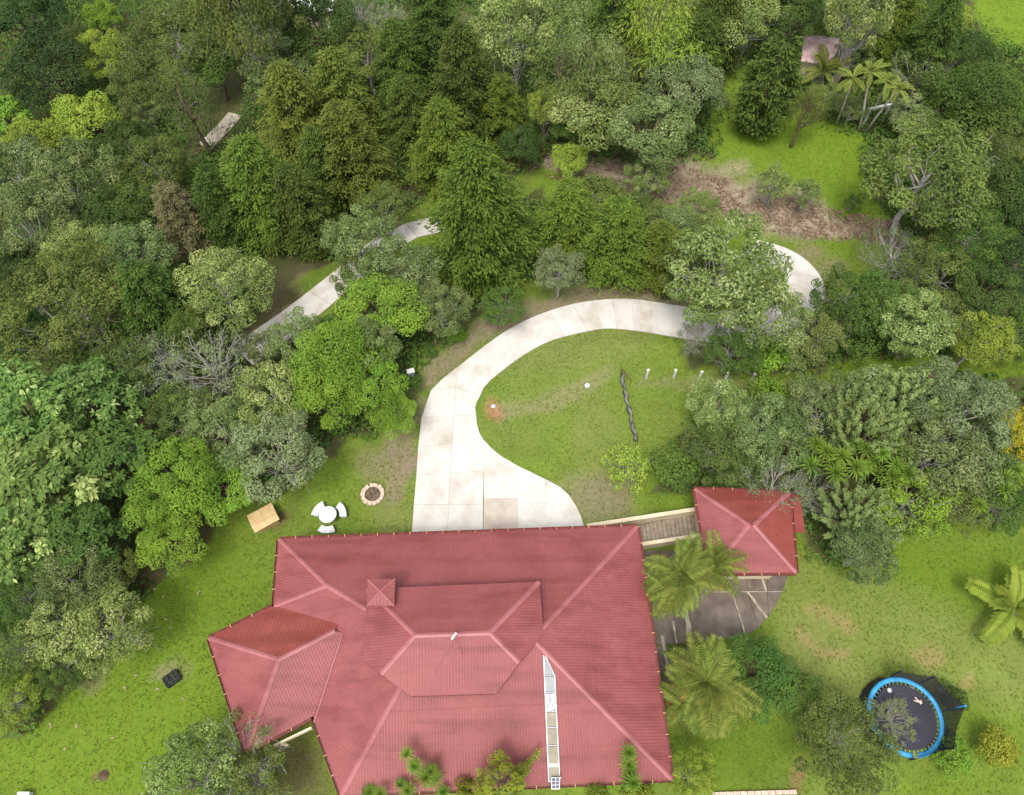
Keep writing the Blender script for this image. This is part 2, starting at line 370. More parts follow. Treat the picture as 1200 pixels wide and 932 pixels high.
# woodland floor
wm = woods_mask(wx, wy) & in_view | ((PY < 40) & (Y > 0) & ~inpoly(PX, PY, [(1110, -60), (1260, -60), (1260, 60), (1110, 60)])) | (Y > 80)
litter = np.array([.060, .046, .024]) * (.6 + .9 * n2) ; litter = litter * (1 - .5 * n1) + np.array([.030, .050, .014]) * .5 * n1 * 2
wk = wm[..., None] * .92; colr[:] = colr * (1 - wk) + litter * wk
verts = np.stack([X, Y, Z], -1).reshape(-1, 3)
ii, jj = np.meshgrid(np.arange(nx - 1), np.arange(ny - 1), indexing='ij'); a0 = (ii * ny + jj).ravel()
quads = np.stack([a0, a0 + ny, a0 + ny + 1, a0 + 1], 1)
def np_mesh(name, verts, quads, mats, tint=None, smooth=False, mat_idx=None):
    me = bpy.data.meshes.new(name); nf, k = quads.shape
    me.vertices.add(len(verts)); me.vertices.foreach_set('co', np.ascontiguousarray(verts, np.float32).ravel())
    me.loops.add(nf * k); me.loops.foreach_set('vertex_index', quads.astype(np.int32).ravel())
    me.polygons.add(nf); me.polygons.foreach_set('loop_start', np.arange(0, nf * k, k, dtype=np.int32))
    me.update(calc_edges=True)
    for m_ in (mats if isinstance(mats, (list, tuple)) else [mats]): me.materials.append(m_)
    if mat_idx is not None: me.polygons.foreach_set('material_index', mat_idx.astype(np.int32))
    me.polygons.foreach_set('use_smooth', np.full(nf, bool(smooth)))
    if tint is not None:
        at_ = me.attributes.new('tint', 'FLOAT', 'FACE'); at_.data.foreach_set('value', tint.astype(np.float32))
    return me
m, n, l, b = newmat('ground_grass_and_soil')
ca = n.new('ShaderNodeAttribute'); ca.attribute_name = 'ground_colour'
tc = n.new('ShaderNodeTexCoord')
nA = n.new('ShaderNodeTexNoise'); nA.inputs['Scale'].default_value = 4.5; nA.inputs['Detail'].default_value = 9; nA.inputs['Roughness'].default_value = .72
l.new(tc.outputs['Object'], nA.inputs['Vector'])
mr = n.new('ShaderNodeMapRange'); mr.inputs['From Min'].default_value = .28; mr.inputs['From Max'].default_value = .72; mr.inputs['To Min'].default_value = .72; mr.inputs['To Max'].default_value = 1.24
l.new(nA.outputs['Fac'], mr.inputs['Value'])
mx = n.new('ShaderNodeMix'); mx.data_type = 'RGBA'; mx.blend_type = 'MULTIPLY'; mx.inputs[0].default_value = 1
l.new(ca.outputs['Color'], mx.inputs[6]); l.new(mr.outputs['Result'], mx.inputs[7])
nB = n.new('ShaderNodeTexNoise'); nB.inputs['Scale'].default_value = 1.3; nB.inputs['Detail'].default_value = 6
l.new(tc.outputs['Object'], nB.inputs['Vector'])
hs = n.new('ShaderNodeHueSaturation'); hm = n.new('ShaderNodeMapRange'); hm.inputs['To Min'].default_value = .480; hm.inputs['To Max'].default_value = .512
l.new(nB.outputs['Fac'], hm.inputs['Value']); l.new(hm.outputs['Result'], hs.inputs['Hue']); l.new(mx.outputs[2], hs.inputs['Color'])
l.new(hs.outputs['Color'], b.inputs['Base Color']); b.inputs['Roughness'].default_value = .95; b.inputs['Specular IOR Level'].default_value = .1
bp = n.new('ShaderNodeBump'); bp.inputs['Strength'].default_value = .4; bp.inputs['Distance'].default_value = .10
nC = n.new('ShaderNodeTexNoise'); nC.inputs['Scale'].default_value = 9; nC.inputs['Detail'].default_value = 8
l.new(tc.outputs['Object'], nC.inputs['Vector']); l.new(nC.outputs['Fac'], bp.inputs['Height']); l.new(bp.outputs['Normal'], b.inputs['Normal'])
me = np_mesh('ground', verts, quads, m, smooth=True)
at_ = me.attributes.new('ground_colour', 'FLOAT_COLOR', 'POINT')
at_.data.foreach_set('color', np.concatenate([colr.reshape(-1, 3), np.ones((nx * ny, 1))], 1).astype(np.float32).ravel())
ground = tag(link('ground', me), kind='structure')

# ---------------------------------------------------------------- DRIVEWAY of separate cast slabs
drive = empty('driveway', G(560, 560), kind='structure')
SLABPOLY = []; BED = MB()
def shrink(poly, g):
    c = np.mean(np.array(poly), 0); out = []
    for p in poly:
        d = np.array(p) - c; L = np.hypot(d[0], d[1]); out.append(tuple(np.array(p) - d / L * g))
    return out
def slab(poly, parent, name='concrete_slab', up=.07, mt='slab', gap=.012):
    """poly: ground points in the world, any winding"""
    a = sum(poly[i][0] * poly[(i + 1) % len(poly)][1] - poly[(i + 1) % len(poly)][0] * poly[i][1] for i in range(len(poly)))
    if a < 0: poly = poly[::-1]
    SLABPOLY.append([(p[0], p[1]) for p in poly])
    if mt in ('slab', 'slabstain') and up < .074: BED.prism([(p[0], p[1], float(terrain(p[0], p[1])) + up - .03) for p in poly], .2)
    jt = random.uniform(-.006, .006)
    q = shrink([(p[0], p[1], float(terrain(p[0], p[1])) + up + jt) for p in poly], gap)
    mb = MB(); c = np.mean(np.array(q), 0); k = len(q)
    px_, py_, pz_ = parent.location
    q = [(p[0] - px_, p[1] - py_, p[2] - pz_) for p in q]
    mb.prism(q, .3)
    return mb.build(name, M[mt], parent)
def gp(*pts): return [G(*p) for p in pts]
S2 = [((481, 655), (523, 655), (566, 655)), ((485, 592), (526, 592), (566, 592)), ((488, 558), (528, 555), (567, 552)), ((490, 525), (530, 520), (567, 517)),
      ((494, 490), (532, 488), (558, 487)), ((505, 458), (534, 455), (563, 464))]
for i in range(5):
    (l0, m0, r0), (l1, m1, r1) = S2[i], S2[i + 1]
    stained = i == 0
    extra = {2: [(565, 544), (564, 530)], 3: [(562, 508), (559, 497)], 4: [(557, 478), (559, 471)]}.get(i, [])
    slab(gp(l0, m0, m1, l1), drive, mt='slab')
    slab(gp(m0, r0, *(extra if i != 2 else []), r1, m1), drive)
# a stained patch poured later
slab(gp((486, 580), (525, 580), (525, 570), (487, 570)), drive, up=.076, mt='slabstain', gap=.01)
slab(gp((505, 458), (534, 455), (537, 430), (519, 444)), drive)
slab(gp((534, 455), (563, 464), (567, 455), (574, 447), (569, 405), (537, 430)), drive)
S1 = [((569, 405), (574, 447)), ((592, 389), (603, 424)), ((616, 376), (636, 404)), ((643, 365), (662, 395)), ((671, 357), (688, 389)), ((695, 353), (706, 386)), ((717, 351), (723, 386)),
      ((740, 351), (743, 388)), ((764, 354), (764, 391)), ((790, 358), (787, 395)), ((815, 362), (812, 399)), ((840, 364), (838, 402)), ((865, 363), (868, 403)),
      ((888, 360), (898, 400)), ((908, 352), (932, 388)), ((918, 342), (960, 366)), ((921, 331), (967, 346)), ((916, 320), (962, 326)), ((905, 311), (945, 306)), ((890, 304), (920, 291)), ((872, 298), (888, 282))]
def curve(pts, i, k=4):
    """points of a smooth curve through pts between pts[i] and pts[i+1]"""
    P0, P1, P2, P3 = [np.array(pts[min(max(j, 0), len(pts) - 1)], float) for j in (i - 1, i, i + 1, i + 2)]
    return [tuple(.5 * ((2 * P1) + (P2 - P0) * t + (2 * P0 - 5 * P1 + 4 * P2 - P3) * t * t + (3 * P1 - P0 - 3 * P2 + P3) * t ** 3)) for t in np.linspace(0, 1, k + 1)]
LS, RS = [q[0] for q in S1], [q[1] for q in S1]
for i in range(len(S1) - 1): slab(gp(*curve(LS, i), *curve(RS, i)[::-1]), drive)
slab(gp((566, 655), (608, 655), (607, 585), (567, 585)), drive, mt='slabstain'); slab(gp((567, 585), (607, 585), (606, 546), (598, 541), (589, 536), (581, 530), (574, 524), (567, 516)), drive)
slab(gp((608, 655), (641, 655), (640, 590), (607, 590)), drive); slab(gp((607, 590), (640, 590), (639, 562), (606, 546)), drive)
slab(gp((641, 655), (690, 655), (685, 620), (681, 606), (675, 593), (666, 580), (656, 571), (647, 566), (639, 562)), drive)
# grit bed that shows in the joints
for nm, pl in [('joint_bed', [(488, 655), (560, 655), (562, 560), (560, 500), (500, 495), (492, 560)]), ]:
    pass
# the same road coming back behind the trees
def strip_road(cl, width, step, parent, mt='slab', up=.07, name='concrete_slab', gap=.03):
    pts = [np.array(G(*p))[:2] for p in cl]; out = [pts[0]]
    for a_, b_ in zip(pts, pts[1:]):
        L = np.linalg.norm(b_ - a_); k = max(1, int(round(L / step)))
        for t in range(1, k + 1): out.append(a_ + (b_ - a_) * t / k)
    L_, R_ = [], []
    for i, p in enumerate(out):
        d = out[min(i + 1, len(out) - 1)] - out[max(i - 1, 0)]; d /= np.linalg.norm(d); nrm = np.array([-d[1], d[0]])
        L_.append(p + nrm * width / 2); R_.append(p - nrm * width / 2)
    for i in range(len(out) - 1): slab([tuple(q) + (0,) for q in (L_[i], R_[i], R_[i + 1], L_[i + 1])], parent, name=name, mt=mt, up=up, gap=gap)
road = empty('lower_road', G(390, 338), kind='structure')
strip_road([(520, 261), (482, 271), (442, 293), (405, 325), (375, 350), (340, 378), (305, 402), (285, 418)], 2.25, 3.0, road)
BED.build('joint_bed', M['slabjoint'], None)
bpy.data.objects['joint_bed']['kind'] = 'structure'
track = empty('gravel_track', G(262, 150), kind='structure')
strip_road([(240, 172), (262, 150), (276, 134)], 1.5, 4, track, mt='track', up=.05, name='track_surface', gap=-.02)

# ---------------------------------------------------------------- HIP ROOF machinery
def clip(poly, f):
    out = []; n_ = len(poly)
    for i in range(n_):
        a_, b_ = poly[i], poly[(i + 1) % n_]; fa, fb = f(a_), f(b_)
        if fa >= 0: out.append(a_)
        if (fa >= 0) != (fb >= 0):
            t = fa / (fa - fb); out.append((a_[0] + (b_[0] - a_[0]) * t, a_[1] + (b_[1] - a_[1]) * t))
    return out
def hip_planes(poly, z, slope):
    P = []
    for i in range(len(poly)):
        a_, b_ = np.array(poly[i][:2]), np.array(poly[(i + 1) % len(poly)][:2]); d = (b_ - a_) / np.linalg.norm(b_ - a_)
        P.append((a_, d, np.array([-d[1], d[0]])))               # ccw polygon: inward normal on the left
    return P
def hip_height(P, z, slope):
    return lambda p: z + slope * min(float(np.dot(np.array(p[:2]) - a_, nn)) for a_, d, nn in P)
def hip_faces(poly, z, slope, cut=None, use=None):
    """one convex face per eave edge: (edge index, [3D points], eave direction, inward normal)"""
    P = hip_planes(poly, z, slope); res = []
    for i, (ai, di, ni) in enumerate(P):
        if use is not None and i not in use: continue
        q = [tuple(p[:2]) for p in (cut or poly)]
        for j, (aj, dj, nj) in enumerate(P):
            if j == i: continue
            q = clip(q, lambda p: float(np.dot(np.array(p) - aj, nj) - np.dot(np.array(p) - ai, ni)))
            if len(q) < 3: break
        if len(q) < 3: continue
        q3 = [(p[0], p[1], z + slope * float(np.dot(np.array(p) - ai, ni))) for p in q]
        res.append((i, q3, di, ni))
    return res
def roof_slope_mesh(q3, d, nn, a_, slope, rib=.145, name='roof_slope', lap=3.4, mt=None):
    hr = .014
    mb = MB(); mb.prism(q3, .07)
    up = lambda p, h: (p[0], p[1], p[2] + h)
    pts = [np.array(p) for p in q3]; s_ = [float(np.dot(p[:2] - a_, d)) for p in pts]; t_ = [float(np.dot(p[:2] - a_, nn)) for p in pts]
    k = len(pts); s0, s1 = min(s_), max(s_)
    def pt(s, t, h): w_ = a_ + d * s + nn * t; return (w_[0], w_[1], z0 + slope * t + h)
    z0 = q3[0][2] - slope * t_[0]
    x = s0 + rib / 2
    while x < s1:
        def span(xx):
            ts = []
            for i in range(k):
                j = (i + 1) % k
                if (s_[i] - xx) * (s_[j] - xx) < 0: ts.append(t_[i] + (t_[j] - t_[i]) * (xx - s_[i]) / (s_[j] - s_[i]))
            return (min(ts), max(ts)) if len(ts) >= 2 else None
        r0, r1 = span(x - .032), span(x + .032)
        if r0 and r1 and min(r0[1] - r0[0], r1[1] - r1[0]) > .15:
            b0, b1 = max(r0[0], r1[0]), min(r0[1], r1[1])
            vs = [pt(x - .032, b0, .002), pt(x - .014, b0, hr), pt(x + .014, b0, hr), pt(x + .032, b0, .002), pt(x - .032, r0[1], .002), pt(x - .014, b1, hr), pt(x + .014, b1, hr), pt(x + .032, r1[1], .002)]
            mb.add(vs, [(0, 1, 5, 4), (1, 2, 6, 5), (2, 3, 7, 6), (0, 3, 2, 1)])
        x += rib
    # overlap of the upper sheet on the lower one
    y = min(t_) + lap
    while y < max(t_) - .4:
        xsn = []
        for i in range(k):
            j = (i + 1) % k
            if (t_[i] - y) * (t_[j] - y) < 0: xsn.append(s_[i] + (s_[j] - s_[i]) * (y - t_[i]) / (t_[j] - t_[i]))
        if len(xsn) >= 2: mb.bar(pt(min(xsn) + .05, y, .008), pt(max(xsn) - .05, y, .008), .04, .026)
        y += lap
    return mb.mesh(name, mt or M['roof'])
def local(q, o): return (q[0] - o.location[0], q[1] - o.location[1], q[2] - o.location[2])
def add_slopes(parent, poly, z, slope, cut=None, use=None, name='roof_slope', deepred=(), rib=.145, caps=True, capname='ridge_cap', cw=.115):
    ox, oy, oz = parent.location
    poly = [(p[0] - ox, p[1] - oy) for p in poly]; cut = [(p[0] - ox, p[1] - oy) for p in cut] if cut else None
    P = hip_planes(poly, z, slope); seen = {}
    for i, q3, d, nn in hip_faces(poly, z, slope, cut, use):
        o = link(name, roof_slope_mesh(q3, d, nn, P[i][0], slope, rib, name, mt=M['roofdeep'] if i in deepred else None), parent)
        for u_, v_ in zip(q3, q3[1:] + q3[:1]):
            key = tuple(sorted([tuple(np.round(u_, 2)), tuple(np.round(v_, 2))])); seen.setdefault(key, []).append((u_, v_))
    if caps:
        for key, es in seen.items():
            if len(es) > 1 and np.linalg.norm(np.array(es[0][0]) - np.array(es[0][1])) > .4:
                a_, b_ = [Vector(e) for e in es[0]]
                mb = MB(); dd = (b_ - a_).normalized()
                up_ = Vector((0, 0, 1)); sd_ = dd.cross(up_).normalized(); drop = .045
                c0 = [a_ + up_ * .06, b_ + up_ * .06]
                vs = []
                for e in c0: vs += [e + sd_ * cw - up_ * drop, e, e - sd_ * cw - up_ * drop, e + sd_ * cw - up_ * (drop + .04), e - sd_ * cw - up_ * (drop + .04)]
                mb.add(vs, [(0, 1, 6, 5), (1, 2, 7, 6), (0, 3, 4, 2, 1), (5, 6, 7, 9, 8), (3, 0, 5, 8), (2, 4, 9, 7)])
                mb.build(capname, M['cap'], parent)
    return hip_height(P, z, slope)
def gutter(parent, pts, z, closed=True):
    ox, oy, oz = parent.location
    n_ = len(pts)
    for i in range(n_ if closed else n_ - 1):
        a_ = Vector((pts[i][0] - ox, pts[i][1] - oy, z)); b_ = Vector((pts[(i + 1) % n_][0] - ox, pts[(i + 1) % n_][1] - oy, z))
        d = (b_ - a_).normalized(); out = Vector((d.y, -d.x, 0))
        mb = MB()
        o_ = out * .07
        mb.bar(a_ + o_ + Vector((0, 0, -.10)), b_ + o_ + Vector((0, 0, -.10)), .12, .012)
        mb.bar(a_ + out * .135 + Vector((0, 0, -.05)), b_ + out * .135 + Vector((0, 0, -.05)), .012, .12)
        L = (b_ - a_).length; k = max(2, int(L / .9))
        mb.mi = 1
        for t in range(1, k): p = a_ + d * (L * t / k); mb.bar(p + out * .0 + Vector((0, 0, .012)), p + out * .15 + Vector((0, 0, .012)), .035, .012)
        mb.build('gutter', [M['gutter'], M['fascia']], parent)
        mb = MB(); mb.bar(a_ - out * .03 + Vector((0, 0, -.17)), b_ - out * .03 + Vector((0, 0, -.17)), .03, .18); mb.build('fascia_board', M['fascia'], parent)

# ---------------------------------------------------------------- THE HOUSE
EZ = 3.0; SL = .34
hp = [R(400, 932, EZ), R(787, 913, EZ), R(747, 617, EZ), R(327, 632, EZ), R(321, 711, EZ)]     # counter-clockwise from the south-west
house = empty('house', (-1.5, 7.0, 0), label='large house with a red corrugated hipped metal roof and angled wing', cat='house')
hh = add_slopes(house, hp, EZ, SL)
wp = [R(245, 748, EZ), R(288, 882, EZ)]                                                         # outer corners of the wing
e_dir = np.array(wp[1][:2]) - np.array(wp[0][:2]); e_dir /= np.linalg.norm(e_dir); inn = np.array([-e_dir[1], e_dir[0]])
wing = [tuple(wp[0][:2]), tuple(wp[1][:2]), tuple(np.array(wp[1][:2]) + inn * 9.0), tuple(np.array(wp[0][:2]) + inn * 9.0)]
wcut_dist = 0
def wing_roof():
    ox, oy, _ = house.location
    poly = [(p[0] - ox, p[1] - oy) for p in wing]; P = hip_planes(poly, EZ, SL); wh = hip_height(P, EZ, SL)
    Ph = hip_planes([(p[0] - ox, p[1] - oy) for p in hp], EZ, SL)
    am, dm, nm = Ph[4]                                         # the main roof's south-west plane
    an, dn, nn2 = Ph[3]
    faces = []
    for i, q3, d, nn in hip_faces(poly, EZ, SL):
        if i == 2: continue
        ai = P[i][0]
        q = [p[:2] for p in q3]
        q = clip(q, lambda p: float(np.dot(np.array(p) - ai, nn) - np.dot(np.array(p) - am, nm)) + .02)
        if len(q) < 3: continue
        q3 = [(p[0], p[1], EZ + .012 + SL * float(np.dot(np.array(p) - ai, nn))) for p in q]
        faces.append((i, q3))
        link('roof_slope', roof_slope_mesh(q3, d, nn, ai, SL, .145, 'roof_slope', mt=M['roofdeep'] if i == 3 else None), house)
    edges = {}
    for i, q3 in faces:
        for u_, v_ in zip(q3, q3[1:] + q3[:1]): edges.setdefault(tuple(sorted([tuple(np.round(u_, 1)), tuple(np.round(v_, 1))])), []).append((u_, v_))
    for es in edges.values():
        if len(es) > 1:
            a_, b_ = [Vector(e) for e in es[0]]; mb = MB(); dd = (b_ - a_).normalized(); sd_ = dd.cross(Vector((0, 0, 1))).normalized(); up_ = Vector((0, 0, 1))
            vs = []
            for e in (a_ + up_ * .06, b_ + up_ * .06): vs += [e + sd_ * .115 - up_ * .05, e, e - sd_ * .115 - up_ * .05]
            mb.add(vs, [(0, 1, 4, 3), (1, 2, 5, 4), (0, 2, 1), (3, 4, 5)]); mb.build('ridge_cap', M['cap'], house)
    # pale flashing in the south valley
    a_, b_ = local(R(397, 742, 4.75), house), local(R(368, 847, 3.05), house)
    hz_ = lambda p: max(hh(p), wh(p)) + .05
    pts = [tuple(np.array(a_[:2]) * (1 - t) + np.array(b_[:2]) * t) for t in (0, .25, .5, .75, 1)]; mb = MB()
    for p, q in zip(pts, pts[1:]): mb.bar((*p, hz_(p)), (*q, hz_(q)), .05, .03)
    mb.build('valley_flashing', M['cap'], house)
wing_roof()
gutter(house, [hp[0], hp[1], hp[2], hp[3], hp[4]], EZ, closed=False)
def cross(p, d, r, s):
    p, r, s = np.array(p[:2]), np.array(r[:2]), np.array(s[:2]); t = np.linalg.solve(np.array([d, r - s]).T, r - p); return tuple(p + d * t[0])
notch, join = cross(wp[1], inn, hp[4], hp[0]), cross(wp[0], inn, hp[4], hp[0])
gutter(house, [join, wp[0], wp[1], notch, hp[0]], EZ, closed=False)
def wall_ring(parent, poly, inset, z0, z1, mt, name='wall', cent=None):
    ox, oy, oz = parent.location; n_ = len(poly); c = np.mean([p[:2] for p in poly], 0) if cent is None else np.array(cent)
    q = []
    for p in poly:
        d = np.array(p[:2]) - c; L = np.linalg.norm(d); q.append(np.array(p[:2]) - d / L * inset * 1.35)
    for i in range(n_):
        a_, b_ = q[i], q[(i + 1) % n_]; mb = MB(); mb.bar((a_[0] - ox, a_[1] - oy, (z0 + z1) / 2), (b_[0] - ox, b_[1] - oy, (z0 + z1) / 2), .16, z1 - z0); mb.build(name, mt, parent)
    return q
hq = wall_ring(house, hp, .7, -.1, 2.88, M['cream'])
wing4 = [wp[0], wp[1], tuple(np.array(wp[1][:2]) + inn * 4.5), tuple(np.array(wp[0][:2]) + inn * 4.5)]
wall_ring(house, wing4, .5, -.1, 2.88, M['cream'])
# soffit beam seen under the notch between wing and main roof
mb = MB(); a_ = local(R(322, 874, 2.6), house); b_ = local(R(366, 853, 2.6), house); mb.bar(a_, b_, .10, .32)
a2 = local(R(325, 871, 2.4), house); b2 = local(R(338, 874, 2.4), house); mb.bar(a2, b2, .12, .2); mb.build('eave_beam', M['fascia'] if False else M['cream'], house)
# windows and a door in the walls that face the lawn and the south
def wall_window(p, q, t, wd, z0, z1, name='window'):
    a_, b_ = Vector((*p, 0)), Vector((*q, 0)); d = (b_ - a_).normalized(); out = Vector((d.y, -d.x, 0)); c = a_ + (b_ - a_) * t + out * .09
    o3 = Vector(house.location)
    fr = MB(); c0 = c - o3
    for s in (-1, 1): fr.bar(c0 + d * s * wd / 2 + Vector((0, 0, z0)), c0 + d * s * wd / 2 + Vector((0, 0, z1)), .06, .07, up=tuple(d))
    for z_ in (z0, z1): fr.bar(c0 - d * wd / 2 + Vector((0, 0, z_)), c0 + d * wd / 2 + Vector((0, 0, z_)), .06, .07)
    f = fr.build(name, M['white'], house)
    g = MB(); g.bar(c0 - d * (wd / 2 - .04) + Vector((0, 0, (z0 + z1) / 2)), c0 + d * (wd / 2 - .04) + Vector((0, 0, (z0 + z1) / 2)), .02, z1 - z0 - .06)
    g.build('pane', M['solar'], f)
for i, ts in [(0, (.15, .35, .6, .85)), (1, (.3, .7)), (2, (.2, .5, .8))]:
    p, q = hq[i], hq[(i + 1) % 5]
    for t in ts: wall_window(p, q, t, 1.4, 1.0, 2.2)
# raised upper roof on a clerestory
UZ = 5.0
uc = [R(481, 816, UZ), R(581, 813, UZ), R(637, 743, UZ), R(632, 682, UZ), R(431, 690, UZ), R(425, 775, UZ)]
def isect(p, q, r, s):
    p, q, r, s = [np.array(v[:2]) for v in (p, q, r, s)]; a_ = np.array([q - p, r - s]).T; t = np.linalg.solve(a_, r - p); return tuple(p + (q - p) * t[0])
usw = isect(uc[0], uc[1], uc[4], uc[5]); use_ = isect(uc[0], uc[1], uc[2], uc[3])
urect = [usw, use_, uc[3][:2], uc[4][:2]]
add_slopes(house, urect, UZ, SL, cut=[p[:2] for p in uc], capname='ridge_cap')
for i in range(6):
    a_, b_ = uc[i], uc[(i + 1) % 6]; zz = []
    Pu = hip_height(hip_planes(urect, UZ, SL), UZ, SL)
    a_, b_ = (a_[0] - house.location[0], a_[1] - house.location[1], Pu(a_)), (b_[0] - house.location[0], b_[1] - house.location[1], Pu(b_))
    mb = MB(); m_ = tuple((a_[k] + b_[k]) / 2 for k in range(3)); wm_ = (m_[0], m_[1], Pu((m_[0] + house.location[0], m_[1] + house.location[1])))
    for p, q in ((a_, wm_), (wm_, b_)): mb.bar((p[0], p[1], p[2] - .09), (q[0], q[1], q[2] - .09), .03, .16)
    mb.build('upper_fascia_shadow', M['gutter'], house)  # dark maroon puts the contact shadow under the upper eave into the board's colour
wall_ring(house, uc, .3, 4.0, 5.02, M['cream'], name='clerestory_wall')
ug = [hh((p[0] - house.location[0], p[1] - house.location[1])) for p in uc]
# little square cap of the chimney tower
tz = 5.75
tp = [R(430, 710, tz), R(462, 710, tz), R(463, 678, tz), R(431, 679, tz)]
add_slopes(house, tp, tz, .42, rib=.18, name='tower_roof_slope', capname='tower_ridge_cap', cw=.05)
tcn = np.mean([p[:2] for p in tp], 0)
mb = MB(); mb.box((tcn[0] - house.location[0], tcn[1] - house.location[1], 4.95), (1.05, 1.05, 1.6), math.radians(2)); mb.build('tower_wall', M['roof'], house)
# skylight strip let into the south slope
o = house.location
def on_roof(px, py, up):
    z = 4.0
    for _ in range(15): x, y, t = ray(px, py, z + up); z = hh((x - o[0], y - o[1]))
    return Vector((x - o[0], y - o[1], z + up))
sky_pts = [((637, 768), (639, 768)), ((638, 792), (650, 792)), ((638.5, 812), (651.5, 812)), ((639.5, 834), (652.5, 834)), ((640.5, 853), (653.5, 853)), ((641.5, 874), (654.5, 874)), ((642.5, 897), (655.5, 897)), ((643, 916), (656, 916))]
sk = MB(); A = [on_roof(*a_, .04) for a_, b_ in sky_pts]; B = [on_roof(*b_, .04) for a_, b_ in sky_pts]
for L_ in (A, B):
    sk.bar(L_[0] if L_ is A else L_[0], L_[1], .035, .06)
    sk.bar(L_[1], L_[-1], .035, .06)
skylight = sk.build('skylight', M['steel'], house)
for i in range(len(A) - 1):
    mb = MB(); e = (A[i + 1] - A[i]).normalized() * .05
    q = [A[i + 1] - e, B[i + 1] - e, B[i] + e, A[i] + e]
    mb.prism([tuple(p) for p in q], .03); mb.build('pane', M['broken'] if i == 2 else M['glass'] if i < 3 else M['glassdirty'], skylight)
    mb = MB(); mb.bar(A[i + 1], B[i + 1], .05 if i != 5 else .14, .05); mb.build('glazing_bar', M['steel'] if i != 5 else M['white'], skylight)
# small solar panel at the foot of the skylight
c0 = on_roof(651, 918, .22); mb = MB(); mb.bar(c0 + Vector((-.2, 0, 0)), c0 + Vector((.2, 0, 0)), .52, .04, up=(0, -.35, 1))
sp = mb.build('solar_panel', M['white'], house)
mb = MB()
for ix in (-1, 1):
    for iy in (-1, 0, 1): mb.bar(c0 + Vector((ix * .09 - .075, iy * .15, .028 + iy * .052)), c0 + Vector((ix * .09 + .075, iy * .15, .028 + iy * .052)), .13, .012, up=(0, -.35, 1))
mb.build('solar_cell', M['solar'], sp)
mb = MB(); c1 = on_roof(656, 912, .05); mb.tube([c1, c1 + Vector((0, .0, .5))], [.03, .03]); mb.build('vent_pipe', M['white'], house)
# radio mast with its stays on the upper ridge
ur = [R(534, 750, 6.0), ]
c1 = Vector(R(533, 748, 5.95)) - Vector(o); mb = MB(); mb.tube([c1 - Vector((0, 0, .3)), c1 + Vector((.03, .05, .55))], [.03, .02]); mb.bar(c1 + Vector((-.12, -.14, .42)), c1 + Vector((.10, .14, .50)), .09, .04)
mast = mb.build('roof_mast', M['white'], house)
for ex, ey in ((507, 790), (543, 768)):
    c2 = Vector(R(ex, ey, 5.55 if ey > 780 else 5.8)) - Vector(o); mb = MB(); mb.tube([c1 + Vector((0, 0, .1)), c2 + Vector((0, 0, .03))], [.014, .014] if ey > 780 else [.01, .01], 5)
    mb.build('stay', M['cap'] if ey > 780 else M['gutter'], mast)

# ---------------------------------------------------------------- PAVILION, WALKWAY, PATIO
pz = 2.9
pp = [R(831, 672, pz), R(933, 671, pz), R(925, 577, pz), R(814, 573, pz)]
pav = empty('pavilion', (13, 13.6, 0), label='small pavilion with a red pyramid roof east of the house', cat='pavilion')
add_slopes(pav, pp, pz, .36, deepred=(1, 2))
gutter(pav, pp, pz)
wall_ring(pav, pp, .55, -.1, pz - .1, M['cream'])
# short lean-to at its north-east corner
a_, b_, c_, d_ = [local(R(*p, 2.6), pav) for p in ((918, 624), (944, 624), (938, 580), (912, 578))]
mb = MB(); mb.prism([(a_[0], a_[1], 2.78), (b_[0], b_[1], 2.55), (c_[0], c_[1], 2.55), (d_[0], d_[1], 2.78)], .07); mb.build('lean_to_roof', M['roofdeep'], pav)
mb = MB(); mb.box(((a_[0] + b_[0]) / 2 - .2, (a_[1] + c_[1]) / 2, 1.2), (.8, 1.9, 2.5)); mb.build('lean_to_wall', M['cream'], pav)
# walkway between house and pavilion
wk0 = empty('walkway', G(785, 620), label='raised walkway deck of grey boards between house and pavilion', cat='walkway')
ox, oy, oz = wk0.location
dz0 = .25
bl, br, tr_, tl = [R(*p, dz0) for p in ((750, 640), (822, 628), (818, 600), (746, 617))]
NPL = 15
for i in range(NPL):
    t0, t1 = (i + .04) / NPL, (i + .96) / NPL
    f = lambda p, q, t: tuple(p[k] + (q[k] - p[k]) * t for k in range(3))
    q = [f(bl, br, t0), f(bl, br, t1), f(tl, tr_, t1), f(tl, tr_, t0)]; mb = MB(); hz = random.uniform(-.012, .012)
    mb.prism([(p[0] - ox, p[1] - oy, p[2] - oz + hz) for p in q], .06); mb.build('plank', M['board'], wk0)
mb = MB(); mb.prism([(p[0] - ox, p[1] - oy, dz0 - .07 - oz) for p in (bl, br, tr_, tl)], .2); mb.build('deck_frame', M['gutter'], wk0)
for nm, z_, pa, pb, wd in (('north_parapet', 1.0, (688, 616.5), (815, 597), .17), ('south_parapet', .8, (752, 638), (823, 627), .16)):
    a_, b_ = R(*pa, z_), R(*pb, z_)
    mb = MB(); mb.bar((a_[0], a_[1], z_ / 2), (b_[0], b_[1], z_ / 2), wd, z_)
    w_ = empty(nm.split('_')[1] + '_wall', (0, 0, 0), label='low cream parapet wall along the ' + ('upper side of the walkway, running past the driveway' if nm[0] == 'n' else 'lower side of the walkway beside the fan palm'), cat='wall')
    mb.build('wall_body', M['cream'], w_)
    mb = MB(); mb.bar((a_[0], a_[1], z_ + .03), (b_[0], b_[1], z_ + .03), wd + .06, .05); mb.build('coping', M['cream'], w_)
